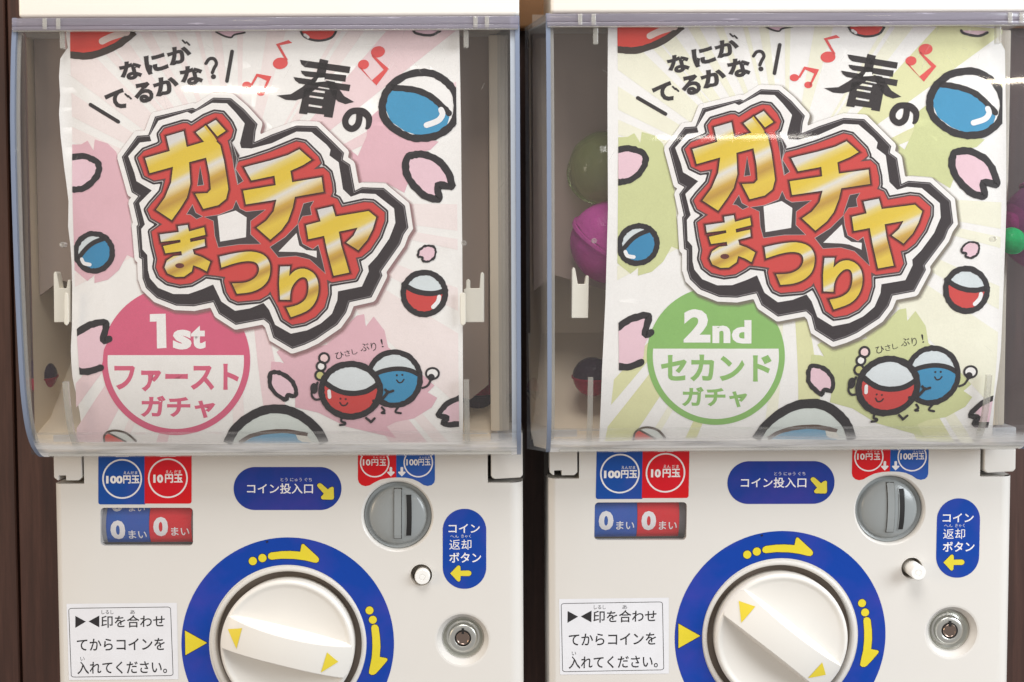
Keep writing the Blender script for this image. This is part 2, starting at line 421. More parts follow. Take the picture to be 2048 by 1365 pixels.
M_SMOKE = clear('smoked_panel', (0.42, 0.37, 0.33, 1), 0.74, (0.56, 0.43, 0.345, 1), 0.5, 0.2)
M_GLARE = clear('fillet_painted_glare', (0.7, 0.76, 0.85, 1), 0.78, (0.80, 0.88, 0.98, 1), 1.8, 0.05)  # bluish white colour paints the window's reflection into the right corner
def wood():
    m, nt, b = mat('dark_wood'); tc = N(nt, 'ShaderNodeTexCoord'); mp = N(nt, 'ShaderNodeMapping'); mp.inputs['Scale'].default_value = (160, 160, 9)
    nt.links.new(tc.outputs['Object'], mp.inputs['Vector']); n = noise(nt, 1.0, 7, 0.65, mp.outputs[0])
    c = ramp(nt, n.outputs[0], [(0.25, (44, 24, 17)), (0.5, (62, 36, 27)), (0.75, (82, 52, 42))]); nt.links.new(c, b.inputs['Base Color'])
    b.inputs['Roughness'].default_value = 0.5; bump(nt, n.outputs[0], 0.3, 0.0005, b)
    return m
M_WOOD = wood()
M_LITWOOD = plastic('lit_wood_tan', (176, 132, 92), 0.5, 0.1)  # paled wood colour, paints in light falling on the upper wall
def capmat(name, c, tr=0.35):
    m, nt, b = mat(name); b.inputs['Base Color'].default_value = lin(c); b.inputs['Roughness'].default_value = 0.14
    b.inputs['Transmission Weight'].default_value = tr; b.inputs['IOR'].default_value = 1.2
    n = noise(nt, 60, 5, 0.7); bump(nt, n.outputs[0], 0.7, 0.003, b)
    return m

# ------------------------------------------------------------------ poses of the two machines
R_T = np.array([318.603, 2.6326, 1.7585]); R_A = (0.00859385, -0.00106099, 0.01366095)
R_M = (Matrix.Rotation(R_A[0], 4, 'Z') @ Matrix.Rotation(R_A[1], 4, 'Y') @ Matrix.Rotation(R_A[2], 4, 'X'))
R_W = Matrix.Translation(Vector(R_T*MM)) @ R_M
R_3 = np.array(R_M.to_3x3())
def UR(p, d=0.0):
    """photo grid -> local (x, z) mm of the second machine"""
    q = np.asarray(p, float).reshape(-1, 2); d = np.broadcast_to(np.asarray(d, float), (len(q),))
    dirs = (AF + ((q[:, 0:1]-PX)/F)*AR - ((q[:, 1:2]-PY)/F)*AU) @ R_3
    o = (np.array([0, -DIST, 0]) - R_T) @ R_3
    t = (-d - o[1])/dirs[:, 1]
    r = o + dirs*t[:, None]
    return r[:, [0, 2]]
def at(d): return lambda pts: (U(pts, d), d)
K = 0.32   # mm per photo pixel on the face panel

# ------------------------------------------------------------------ setting: wall behind
wv, wf = box(-600, 900, -92, -90, -500, 500)
wall = mesh_obj('back_wall', wv, wf, M_WOOD); wall['kind'] = 'structure'
for k in range(14):
    x0 = -560 + k*104
    o = mesh_obj('board', *box(x0+1, x0+103, -90, -84, -500, 500), M_WOOD, wall, bevel=0.8, seg=1)

tz = U1(1070, 62, -80)[1]
mesh_obj('lit_wall_strip', *box(U1(300, 50, -80)[0], 860, -83, -74, tz, tz+70), M_LITWOOD, wall, bevel=3, seg=3, sm=True)  # added board, its tan colour stands in for lit wood in the gap

# ------------------------------------------------------------------ capsule machine
PROF = [(34, 44.5), (60, 45.5), (100, 47.5), (180, 50.0), (270, 51.5), (400, 51.5), (560, 50.0), (700, 47.5), (780, 45), (830, 41.5), (862, 37.5), (884, 32.5), (898, 27), (908, 21), (912, 16)]
PZ = [(d, U1(540, y, d)[1]) for y, d in PROF]
HXL = U1(22, 300, 51)[0]; HXR = U1(1040.5, 373, 50)[0]
ZT = PZ[0][1]; ZB = PZ[-1][1]
def densify(pz):
    return [tuple(a) for a in smooth(pz, 4)]
PD = densify(PZ)
def hood_d(z):
    zs = np.array([a[1] for a in PD])[::-1]; ds = np.array([a[0] for a in PD])[::-1]
    return float(np.interp(z, zs, ds))
SHEAR = -12.0
NO = {}
def make_machine():
    root = empty('capsule_machine', 'white capsule vending machine behind the pink first-gacha poster, its dial grip turned nearly level', 'vending machine', group='capsule vending machines standing side by side')
    parts = []
    def reg(o, key=None):
        parts.append((o, key)); return o
    # --- face panel
    zt = U1(570, 868)[1]; zb = U1(570, 1500)[1]
    xl, xr = U1(111, 1160)[0], U1(1046.5, 1160)[0]; xlf, xrf = U1(126, 1160)[0], U1(1019, 1160)[0]
    nl = U1(168.5, 968); nr = U1(975.5, 966)
    outer = [(xlf, zb), (xrf, zb), (xrf, nr[1]), (nr[0], nr[1]), (nr[0], zt), (nl[0], zt), (nl[0], nl[1]), (xlf, nl[1])]
    win = [tuple(a) for a in U(rrect(200.8, 1016, 386, 1091.9, 8))]
    sc, bc, lc, dc = U1(794.8, 1032.4), U1(842.4, 1150.6), U1(925.4, 1280.2), U1(577.6, 1287.6)
    circ = lambda c, r, n=64: [(c[0]+r*math.cos(2*math.pi*i/n), c[1]+r*math.sin(2*math.pi*i/n)) for i in range(n)]
    RS, RB, RL, RD = 23.4, 7.0, 18.0, 47.3
    holes = [win, circ(sc, RS), circ(bc, RB), circ(lc, RL), circ(dc, RD)]
    pts = [a for l in [outer]+holes for a in l]
    tri = tessellate_polygon([[Vector((a[0], a[1], 0)) for a in l] for l in [outer]+holes])
    V = [(x, 0, z) for x, z in pts]; Fc = [tuple(t) for t in tri]
    def strip(xd, z0, z1):
        v = []; 
        for x, d in xd: v += [(x, d, z0), (x, d, z1)]
        return v, [(2*i, 2*i+1, 2*i+3, 2*i+2) for i in range(len(xd)-1)]
    left = [(xlf, 0), (xlf-1.2, -0.3), (xl+1.0, -2.8), (xl+0.2, -4.0), (xl, -5.5), (xl, -80)]
    right = [(xrf+(xr-xrf)*math.sin(a*math.pi/16), -(xr-xrf)*(1-math.cos(a*math.pi/16))) for a in range(9)]+[(xr, -80)]
    V, Fc = merge((V, Fc), strip(left, zb, nl[1]), strip(right, zb, nr[1]))
    # ledges of the corner notches
    V, Fc = merge((V, Fc), ([(xl, -80, nl[1]), (xl, -4, nl[1]), (xlf, 0, nl[1]), (nl[0], 0, nl[1]), (nl[0], -80, nl[1])], [(0, 1, 2, 3, 4)]),
                  ([(nl[0], 0, nl[1]), (nl[0], 0, zt), (nl[0], -20, zt), (nl[0], -20, nl[1])], [(0, 1, 2, 3)]),
                  ([(nr[0], 0, nr[1]), (nr[0], 0, zt), (nr[0], -20, zt), (nr[0], -20, nr[1])], [(0, 1, 2, 3)]),
                  ([(xr, -80, nr[1]), (xr, -(xr-xrf), nr[1]), (xrf, 0, nr[1]), (nr[0], 0, nr[1]), (nr[0], -80, nr[1])], [(0, 1, 2, 3, 4)]))
    # throats of the openings
    def throat(loop, dd):
        n = len(loop); v = [(x, 0, z) for x, z in loop]+[(x, dd, z) for x, z in loop]
        return v, [(i, (i+1) % n, n+(i+1) % n, n+i) for i in range(n)]
    V, Fc = merge((V, Fc), throat(win, -12), throat(circ(bc, RB), -14), throat(circ(dc, RD), -10))
    pan = mesh_obj('face_panel', V, Fc, M_WHITE, root); reg(pan)
    me = pan.data; me.polygons.foreach_set('use_smooth', [True]*len(me.polygons)); me.set_sharp_from_angle(angle=math.radians(40))
    # corner blocks
    a = U1(109, 960)[0]; b = U1(164.5, 960)[0]; z1 = U1(135, 961)[1]
    v, f = prism([(a, zt), (a, z1+2), (a+2, z1+0.3), (U1(118, 960)[0], z1), (U1(118, 960)[0], z1+3.2), (U1(133, 960)[0], z1+3.2), (U1(133, 960)[0], z1), (b-2, z1), (b, z1+2), (b, zt)], -60, 0.8)
    reg(mesh_obj('corner_block', v, f, M_WHITE, root, bevel=0.25, seg=1))
    a = U1(982, 955)[0]; b = U1(1045.5, 955)[0]; z1 = U1(1010, 958)[1]
    v, f = prism([(a, zt), (a, z1+2.2), (a+0.8, z1+0.8), (a+2.4, z1), (b-1.5, z1+0.8), (b, z1+2.5), (b, zt)], -60, 1.2)
    reg(mesh_obj('corner_block', v, f, M_WHITE, root, bevel=0.6, seg=2))
    g = mesh_obj('notch_recess', *merge(box(nl[0]-22, nl[0]-0.4, -21, -19, nl[1]-1, zt), box(nr[0]+0.3, nr[0]+24, -21, -19, nr[1]-1, zt)), M_DARK, root); g['kind'] = 'stuff'; reg(g)
    # body box behind the panel
    reg(mesh_obj('body_shell', *box(xl+1.5, xr-1.5, -82, -22, zb-5, ZB-4), M_BODY, root))
    # --- coin type sticker, upper left
    s = Flat()
    s.poly(P('a', rrect(335, 36, 604, 343, 14, corners=(1, 1, 0, 1))), (20, 76, 158), 0)
    s.poly(P('a', rrect(601, 33, 871, 338, 14, corners=(1, 1, 1, 0))), (212, 22, 26), 0.5)
    for cx, cy in ((472, 196), (735, 192)): s.stroke(P('a', ellipse(cx, cy, 110, 110, 48)), 9/2.873, (236, 232, 232), 1, True, sm=1)
    s.build('coin_type_sticker', M_STICK, root, at(0.12)); st1 = parts.append((COL.objects[-1], 'S1')) if False else None
    reg(last(), 'S1')
    s = Flat(); W = (240, 236, 234)
    s.text('100', bx('a', 380, 178, 475, 223), W, 1, 0.05); s.text('円玉', bx('a', 478, 176, 572, 223), W, 1, 0.03); s.text('10', bx('a', 651, 171, 708, 219), W, 1, 0.05); s.text('円玉', bx('a', 718, 169, 820, 219), W, 1, 0.03)
    s.text('えんだま', bx('a', 480, 152, 560, 170), W, 1, 0.005); s.text('えん だま', bx('a', 722, 146, 811, 166), W, 1, 0.005)
    reg(s.build('sticker_lettering', M_STICK, root, at(0.2)), 'S1')
    # --- counter window: drums, pane
    zc = U1(290, 1052)[1]
    def drum(pts):
        xz = U(pts, -4)
        def dep(co):
            q = np.clip((co[:, 1]-zc)/19.0, -0.95, 0.95); d = -21.6+19*np.sqrt(1-q*q)
            nr_ = [(0, -math.sqrt(1-t*t), t) for t in q]; return d, nr_
        return xz, dep
    for nm, x0, x1, col in (('hundred_yen_drum', 384, 629, (24, 88, 178)), ('ten_yen_drum', 631, 872, (220, 34, 42))):
        s = Flat(); s.poly(P('a', [(x0, 330), (x1, 330), (x1, 610), (x0, 610)]), col, 0)
        reg(s.build(nm, M_STICK, root, drum, grid=1.6), 'DR')
    s = Flat(); s.poly(P('a', [(335, 330), (383, 330), (383, 610), (335, 610)]), (150, 152, 158), 0)
    reg(s.build('drum_end_cap', M_STICK, root, drum, grid=1.6), 'DR')
    s = Flat(); s.poly(P('a', [(873, 330), (910, 330), (910, 610), (873, 610)]), (110, 106, 108), 0)
    reg(s.build('drum_end_cap', M_STICK, root, drum, grid=1.6), 'DR')
    G = (240, 238, 240)
    def figures(par, dys):
        out = []
        for nm, x, y in (('blue_drum_figures', 0, dys[0]), ('red_drum_figures', 246, dys[1])):
            s = Flat(); s.text('0', bx('a', 408+x, 432+y, 493+x, 545+y), G, 2, 0.05); s.text('まい', bx('a', 510+x, 490+y, 614+x, 541+y), G, 2, 0.012)
            if dys[0] == 0 and x == 0: s.text('0', bx('a', 408, 330, 470, 384), G, 2, 0.05); s.text('まい', bx('a', 508, 352, 600, 384), G, 2, 0.012)
            out.append(s.build(nm, M_STICK, par, drum, grid=1.6))
        return out
    figures(root, (0, -19)); NO['figures'] = figures
    reg(mesh_obj('window_recess', *merge(box(*wx(win), -30, -29, *wz(win)), box(*wx(win), -4.6, -4.2, wz(win)[0]-1, wz(win)[0]+1.6)), M_DARK, root))
    wp = U(rrect(201.5, 1017, 385.3, 1091.2, 7.5))
    reg(mesh_obj('window_pane', *prism([tuple(a) for a in wp], -2.2, -1.0), M_PANE, root))
    # --- blue pill: coin slot
    s = Flat(); B = (26, 56, 140)
    s.poly(P('b', rrect(155, 253, 1382, 743, 244, 16)), B, 0)
    s.text('コイン投入口', bx('b', 308, 440, 1058, 557), W, 1, 0.012)
    s.text('とう にゅう ぐち', bx('b', 690, 376, 1045, 418), (214, 210, 222), 1, 0.0)
    ar = [(1106, 466), (1112, 446), (1135, 437), (1158, 446), (1228, 508), (1250, 488), (1278, 478), (1294, 488), (1297, 600), (1290, 618), (1272, 624), (1170, 622), (1152, 612), (1150, 592), (1182, 556), (1122, 490)]
    s.poly(P('b', offset_poly(ar, 6)), (40, 40, 60), 1); s.poly(P('b', ar), (222, 204, 70), 2)
    reg(s.build('coin_slot_sticker', M_STICK, root, at(0.12)), 'S3')
    # --- red and blue sticker above the slot
    s = Flat()
    s.poly(P('c', [(148, 30), (466, 30), (466, 270), (400, 275), (335, 288), (285, 312), (245, 336), (210, 343), (178, 334), (156, 312), (148, 285)]), (212, 22, 26), 0)
    s.poly(P('c', [(465, 30), (785, 30), (785, 290), (778, 315), (758, 334), (725, 341), (692, 333), (650, 305), (600, 283), (540, 272), (465, 270)]), (10, 88, 168), 0.5)
    for cx in (287, 648): s.stroke(P('c', ellipse(cx, 148, 117, 117, 48)), 11/4.137, (236, 232, 232), 1, True, sm=1)
    for cx in (421, 512):
        s.poly(P('c', [(cx-11, 190), (cx-6, 184), (cx+6, 184), (cx+11, 190), (cx+11, 222), (cx+27, 222), (cx+32, 230), (cx, 262), (cx-32, 230), (cx-27, 222), (cx-11, 222)]), (236, 232, 232), 1.5)
    s.text('10', bx('c', 189, 120, 252, 172), W, 2, 0.03); s.text('円', bx('c', 260, 120, 317, 173), W, 2, 0.02); s.text('玉', bx('c', 328, 120, 382, 173), W, 2, 0.02); s.text('100', bx('c', 549, 119, 645, 171), W, 2, 0.03); s.text('円玉', bx('c', 648, 117, 750, 172), W, 2, 0.02)
    s.text('えん だま', bx('c', 272, 97, 372, 112), W, 2, 0.0); s.text('えんだま', bx('c', 655, 97, 742, 112), W, 2, 0.0)
    reg(s.build('slot_guide_sticker', M_STICK, root, at(0.12)), 'S4')
    # --- coin slot disc
    cx, cz = sc
    v, f = lathe([(RS, 0), (RS-0.9, -0.5), (22.0, -1.6), (21.9, -7)], cx, cz); reg(mesh_obj('slot_surround', v, f, M_WHITE, root, sm=True))
    v, f = lathe([(21.9, -6), (21.7, -3.9), (21.1, -3.6), (20.4, -3.9), (19.4, -4.2), (18.7, -3.4), (18.0, -2.0), (16.5, -1.1), (12, 0.4), (6, 1.3), (0.01, 1.6)], cx, cz)
    disc = reg(mesh_obj('coin_slot_disc', v, f, M_DISC, root, sm=True))
    def dome(r): return float(np.interp(r, [0, 6, 12, 16.5, 18], [1.6, 1.3, 0.4, -1.1, -2.0]))
    def slab(nm, x0, x1, y0, y1, bow, dd, m, parent):
        n = 14; L, Rr = [], []
        for i in range(n+1):
            y = y0+(y1-y0)*i/n; t = (i/n-0.5)*2; off = bow*(1-t*t)
            L.append(U1(680+(x0+off)/4.137, 890+y/4.137)); Rr.append(U1(680+(x1+off)/4.137, 890+y/4.137))
        v, f = [], []
        for p in L+Rr:
            r = math.hypot(p[0]-cx, p[1]-cz); v.append((p[0], dome(r)+dd, p[1]))
        for p in L+Rr: v.append((p[0], -4, p[1]))
        N2 = n+1; 
        for i in range(n): f.append((i, i+1, N2+i+1, N2+i))
        ring = list(range(N2))+[N2+i for i in range(n, -1, -1)]
        for i in range(len(ring)):
            a_, b_ = ring[i], ring[(i+1) % len(ring)]; f.append((a_, b_, b_+2*N2, a_+2*N2))
        return mesh_obj(nm, v, f, m, parent)
    slab('slot_bar_edge', 444, 511, 361, 779, 2, 0.10, M_DARK, disc); slab('slot_bar', 449, 506, 367, 773, 2, 0.9, M_DISC, disc)
    slab('coin_slot_frame', 541, 597, 407, 760, 4, 0.35, M_DISC, disc); slab('coin_slot_dark', 547, 589, 414, 753, 6, 0.42, M_BLACK, disc)  # black slab on the dome stands in for the dark inside the opening
    # --- return button
    cx, cz = bc
    v, f = lathe([(RB+0.9, 0.05), (RB+0.4, -0.25), (RB-0.05, -0.9), (RB-0.1, -13), (0.01, -13)], cx, cz, 40); reg(mesh_obj('button_well', v, f, M_BODY, root, sm=True))
    v, f = lathe([(4.9, -13), (4.9, 6.2), (4.5, 6.8), (2.1, 6.8), (1.9, 6.45), (1.7, 6.8), (0.01, 6.8)], 0, 0, 40)
    o = reg(mesh_obj('return_button', v, f, M_BTN, root, sm=True), 'BTN'); o.location = ((cx+0.9)*MM, 3.0*MM, (cz-0.5)*MM)
    # --- vertical pill
    s = Flat()
    s.poly(P('c', rrect(850, 530, 1210, 1192, 178, 16)), (14, 66, 158), 0)
    s.text('コイン', bx('c', 898, 655, 1157, 729), W, 1, 0.014); s.text('へん', bx('c', 911, 745, 981, 769), (214, 214, 224), 1, 0.0); s.text('きゃく', bx('c', 1003, 742, 1083, 771), (214, 214, 224), 1, 0.0)
    s.text('返却', bx('c', 904, 784, 1087, 868), W, 1, 0.0); s.text('ボタン', bx('c', 904, 892, 1168, 975), W, 1, 0.014)
    ar = [(912, 1064), (972, 1002), (985, 998), (996, 1008), (998, 1042), (1066, 1040), (1082, 1048), (1088, 1063), (1082, 1078), (1066, 1086), (998, 1085), (996, 1122), (985, 1133), (972, 1128)]
    s.poly(P('c', offset_poly(ar, 4)), (30, 40, 90), 1); s.poly(P('c', ar), (222, 206, 60), 2)
    reg(s.build('return_button_sticker', M_STICK, root, at(0.12)), 'S5')
    # --- instruction label
    s = Flat(); INK = (40, 38, 40)
    s.poly(P('a', [(152, 914), (786, 908), (795, 1348), (166, 1352)]), (226, 226, 230), 0)
    fr = [(179, 938), (750, 932), (765, 1326), (180, 1335)]
    q = rrect(0, 0, 1, 1, 0.03, 5)
    def bil(p):
        u, v_ = p; t = [fr[0][i]*(1-u)+fr[1][i]*u for i in (0, 1)]; b_ = [fr[3][i]*(1-u)+fr[2][i]*u for i in (0, 1)]
        return (t[0]*(1-v_)+b_[0]*v_, t[1]*(1-v_)+b_[1]*v_)
    fr[0] = (165, 940); s.stroke(P('a', [bil(p) for p in q]), 3.4/2.873, INK, 1, True, sm=1)
    s.poly(P('a', [(203, 983), (203, 1052), (264, 1016)]), INK, 1); s.poly(P('a', [(341, 981), (341, 1049), (279, 1015)]), INK, 1)
    s.text('印を合わせ', bx('a', 352, 979, 717, 1050), INK, 1, 0.011, 0.6); s.text('しるし', bx('a', 354, 950, 423, 973), INK, 1, 0.0); s.text('あ', bx('a', 519, 950, 545, 973), INK, 1, 0.0)
    s.text('てからコインを', bx('a', 212, 1112, 717, 1182), INK, 1, 0.011, 0.6); s.text('い', bx('a', 232, 1219, 256, 1240), INK, 1, 0.0)
    s.text('入れてください。', bx('a', 214, 1243, 730, 1316), INK, 1, 0.011, 0.6)
    reg(s.build('instruction_label', M_DECAL, root, at(0.15)), 'S6')
    # --- blue ring with arrows
    s = Flat(); BL = (8, 62, 158)
    s.poly(P('d', ellipse(1004.5, 972, 907, 907, 120)), BL, 0, holes=[P('d', ellipse(1003.5, 970, 671, 671, 96))])
    Y = (224, 206, 52); OL = (40, 44, 60)
    a1 = [(836, 224), (842, 206), (862, 194), (950, 183), (1030, 181), (1112, 187), (1122, 130), (1130, 121), (1144, 124), (1205, 180), (1262, 232), (1272, 250), (1268, 270), (1250, 281), (1225, 278), (1150, 260), (1060, 248), (950, 246), (868, 255), (850, 250), (838, 240)]
    a2 = [(1718, 840), (1722, 818), (1742, 808), (1765, 812), (1780, 832), (1792, 920), (1796, 1000), (1790, 1085), (1846, 1095), (1856, 1104), (1852, 1118), (1800, 1180), (1755, 1228), (1735, 1238), (1712, 1236), (1698, 1222), (1700, 1200), (1722, 1090), (1728, 1000), (1726, 920)]
    tr = [(128, 860), (316, 965), (132, 1070)]
    for q in (a1, a2, tr, ellipse(707, 267, 35, 35, 24), ellipse(789, 241, 35, 35, 24), ellipse(1703, 688, 34, 34, 24), ellipse(1731, 768, 34, 34, 24)):
        s.poly(P('d', offset_poly(q, 5)), OL, 1); s.poly(P('d', q), Y, 2)
    s.poly(P('d', [(815, 100), (835, 92), (842, 105), (825, 115)]), (40, 38, 60), 1)
    reg(s.build('dial_ring_sticker', M_STICK, root, at(0.12)), 'S7')
    # --- dial
    cx, cz = dc
    v, f = lathe([(50.4, 0.06), (50.1, 0.9), (49.4, 1.3), (48.2, 1.3), (47.5, 0.8), (47.2, -0.2), (47.15, -9)], cx, cz, 96)
    reg(mesh_obj('dial_collar', v, f, M_WHITE, root, sm=True))
    v, f = lathe([(47.3, -5.0), (43.0, -5.4), (20, -5.4)], cx, cz, 96); reg(mesh_obj('dial_gap_ring', v, f, M_RING, root))
    v, f = lathe([(42.6, -6), (43.2, 4.0), (43.0, 5.6), (42.3, 6.8), (41.2, 7.3), (40.2, 7.2), (39.2, 6.6), (37.5, 6.0), (20, 5.6), (0.01, 5.5)], 0, 0, 96)
    knob = reg(mesh_obj('dial_knob', v, f, M_KNOB, root, sm=True), 'KNOB'); knob.location = (cx*MM, 0, cz*MM)
    th = math.radians(-14.4); ca, sa = math.cos(th), math.sin(th)
    def gh(a): 
        t = min(1.0, abs(a)/42.0); return 6.0+12.5*max(0.0, 1-t**2.3)**0.85+0.9*(t**3)
    def gw(a): return 9.0+1.7*(abs(a)/42.0)**2
    NA = 44; rows = []
    for i in range(NA+1):
        a_ = -42.0+84.0*i/NA; h = gh(a_); w_ = gw(a_); wb = w_+ (h-5.6)*0.28
        lim = math.sqrt(max(1.0, 42.6**2-a_*a_)) if abs(a_) < 42.5 else 1
        cs = [(-wb, 5.0), (-w_-0.15, h-0.55), (-w_+0.3, h-0.05), (-w_*0.4, h+0.3), (w_*0.4, h+0.3), (w_-0.3, h-0.05), (w_+0.15, h-0.55), (wb, 5.0)]
        rows.append([(a_*ca-max(-lim, min(lim, b_))*sa if False else a_*ca-b_*sa*(min(1, lim/max(abs(b_), 1e-3))), d_, a_*sa+b_*ca*(min(1, lim/max(abs(b_), 1e-3)))) for b_, d_ in cs])
    m_ = len(rows[0]); V = [p for r in rows for p in r]; Fc = [(i*m_+j, i*m_+j+1, (i+1)*m_+j+1, (i+1)*m_+j) for i in range(NA) for j in range(m_-1)]
    Fc += [tuple(range(m_)), tuple(NA*m_+j for j in range(m_))]
    mesh_obj('dial_grip', V, Fc, M_KNOB, knob, sm=True)
    for tri_ in ([(512, 853), (648, 830), (597, 1010)], [(1380, 1040), (1470, 1135), (1325, 1215)]):
        loc = []
        for px_, py_ in tri_:
            x_, z_ = (px_-1014)/4.267*K*0.985, -(py_-1022)/4.267*K*0.985
            loc.append((x_*ca+z_*sa, -x_*sa+z_*ca))
        n = 6; V, Fc, idx = [], [], {}
        for i in range(n+1):
            for j in range(n+1-i):
                w0, w1 = i/n, j/n; w2 = 1-w0-w1
                a_ = w0*loc[0][0]+w1*loc[1][0]+w2*loc[2][0]; b_ = w0*loc[0][1]+w1*loc[1][1]+w2*loc[2][1]
                idx[(i, j)] = len(V); V.append((a_*ca-b_*sa, gh(a_)+0.35*(1-min(1, (abs(b_)/gw(a_))**2))+0.25, a_*sa+b_*ca))
        for i in range(n):
            for j in range(n-i):
                Fc.append((idx[(i, j)], idx[(i+1, j)], idx[(i, j+1)]))
                if i+j < n-1: Fc.append((idx[(i+1, j)], idx[(i+1, j+1)], idx[(i, j+1)]))
        mesh_obj('pointer_mark', V, Fc, M_YEL, knob)
    # --- lock
    cx, cz = lc
    v, f = lathe([(RL, 0), (RL-1.2, -0.25), (16.2, -1.6), (14.4, -3.6), (13.7, -5.0), (13.6, -10)], cx, cz); reg(mesh_obj('lock_recess', v, f, M_WHITE, root, sm=True))
    v, f = lathe([(13.6, -5.6), (12.9, -5.2), (12.0, -6.6), (10.8, -7.3), (9.6, -6.9), (9.3, -5.2), (9.0, -4.2), (8.4, -3.75), (7.2, -3.5), (5.9, -3.4), (5.4, -3.7), (5.25, -8), (0.01, -8)], cx, cz)
    lk = reg(mesh_obj('lock_cylinder', v, f, M_STEEL, root, sm=True))
    v, f = lathe([(5.22, -3.75), (4.45, -3.76), (4.4, -3.76)], cx, cz, 48); mesh_obj('keyway_ring', v, f, M_BLACK, lk)
    v, f = lathe([(4.4, -8), (4.4, -3.4), (4.1, -3.05), (3.8, -3.1), (3.5, -3.4), (0.01, -3.4)], cx, cz, 48); mesh_obj('lock_core', v, f, M_STEEL2, lk, sm=True)
    mesh_obj('key_notch', *box(cx-0.8, cx+0.8, -3.6, -2.9, cz+3.0, cz+6.6), M_BLACK, lk)
    # --- white top box
    x0, x1 = U1(36, 10, 43)[0], U1(1038.5, 10, 43)[0]
    reg(mesh_obj('top_housing', *box(x0, x1, -80, 43.4, ZT+0.4, ZT+90), M_CAP, root, bevel=2.2, seg=4, sm=True))
    # --- clear hood
    hood = []
    def shell(x0, x1, path, th, shear=0.0):
        n = len(path); inn = []
        for i in range(n):
            a_ = np.array(path[max(0, i-1)]); b_ = np.array(path[min(n-1, i+1)]); t = (b_-a_)/np.linalg.norm(b_-a_)
            inn.append(tuple(np.array(path[i])+np.array([t[1], -t[0]])*th*(1 if t[1] < 0 else 1)))
        v = []
        for x in (x0, x1):
            v += [(x, d, z) for d, z in path]+[(x, d, z) for d, z in inn]
        f = []; o = 2*n
        for i in range(n-1):
            f += [(i, i+1, o+i+1, o+i), (n+i, n+i+1, o+n+i+1, o+n+i), (i, i+1, n+i+1, n+i), (o+i, o+i+1, o+n+i+1, o+n+i)]
        f += [(0, n, o+n, o), (n-1, 2*n-1, o+2*n-1, o+n-1)]
        return v, f
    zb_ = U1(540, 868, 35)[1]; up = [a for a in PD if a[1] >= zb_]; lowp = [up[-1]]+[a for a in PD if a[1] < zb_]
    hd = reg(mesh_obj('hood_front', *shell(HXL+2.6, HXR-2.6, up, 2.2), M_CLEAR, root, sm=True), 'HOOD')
    reg(mesh_obj('hood_bend', *shell(HXL+2.6, HXR-2.6, lowp, 2.4), clear('hood_bend_painted_haze', (0.97, 0.97, 0.97, 1), 0.30, (0.98, 0.97, 0.96, 1), 1.0, 0.08, False, ((U1(540, 908, 20)[1])*MM, (U1(540, 872, 34)[1])*MM, 0.88, 0.04)), root, sm=True))  # whitish haze painted in towards the lower edge, imitating light reflected by the bend
    path = PD
    for x, sg in ((HXL, 1), (HXR, -1)):
        n = len(path); v, f = [], []
        for xx in (x+sg*0.4, x+sg*2.4):
            v += [(xx, d-0.3, z) for d, z in path]+[(xx+SHEAR, 0.5, z) for d, z in path]
        o = 2*n
        for i in range(n-1):
            f += [(i, i+1, n+i+1, n+i), (o+i, o+i+1, o+n+i+1, o+n+i), (i, i+1, o+i+1, o+i), (n+i, n+i+1, o+n+i+1, o+n+i)]
        f += [(0, n, o+n, o), (n-1, 2*n-1, o+2*n-1, o+n-1)]
        reg(mesh_obj('hood_side', v, f, M_SIDE, root, sm=True))
        a_, b_ = (x, x+2.6) if sg > 0 else (x-2.6, x)
        reg(mesh_obj('hood_corner_edge', *shell(a_, b_, [(d+0.1, z) for d, z in path], 3.2), M_EDGE, root, sm=True))
        c_, e_ = (x+2.6, x+4.6) if sg > 0 else (x-5.6, x-2.6)
        reg(mesh_obj('hood_corner_fillet', *shell(c_, e_, [(d-2.4, z) for d, z in path], 1.2), M_RIB if sg > 0 else M_GLARE, root, sm=True))
    rs = random.Random(4); V, Fc = [], []
    for _ in range(34):
        x0_, y0_ = rs.choice([(rs.uniform(60, 1000), rs.uniform(65, 200)), (rs.uniform(740, 900), rs.uniform(60, 150)), (rs.uniform(60, 1000), rs.uniform(200, 840))]); a_ = math.radians(rs.choice([-62, -58, 25, 70])+rs.uniform(-15, 15)); L_ = rs.uniform(6, 34); w_ = rs.uniform(0.3, 0.6)
        q4 = []
        for t, sd in ((0, -1), (1, -1), (1, 1), (0, 1)):
            X_, Z_ = U1(x0_+L_*t*math.cos(a_)+sd*w_/2*math.sin(a_), y0_+L_*t*math.sin(a_)-sd*w_/2*math.cos(a_), 49); q4.append((X_, hood_d(Z_)+0.06, Z_))
        o_ = len(V); V += q4; Fc.append((o_, o_+1, o_+2, o_+3))
    sc_ = reg(mesh_obj('hood_scratches', V, Fc, M_RIB, root)); sc_['kind'] = 'stuff'
    z0 = U1(540, 60, 46)[1]; z1 = U1(540, 35, 46)[1]; zm = U1(540, 51, 46)[1]
    reg(mesh_obj('hood_rim', *merge(box(HXL+0.3, HXR-0.3, 40, 46.6, zm, z1), box(HXL+0.6, HXR-0.6, 41, 47.1, z0, zm-0.2)), M_RIM, root, bevel=0.5, seg=2, sm=True), 'RIM')
    last()['kind'] = 'stuff'
    reg(mesh_obj('rim_lower_bead', *box(HXL+1, HXR-1, 44.6, 47.4, z0-0.7, z0-0.1), M_RIB, root, bevel=0.25, sm=True))
    for x in (91, 118, 952, 975):
        q = U1(x, 48, 46.8); reg(mesh_obj('rim_tab', *box(q[0]-1.6, q[0]+1.0, 46.9, 47.6, z0+0.4, z1-0.3), M_RIB, root, bevel=0.3))
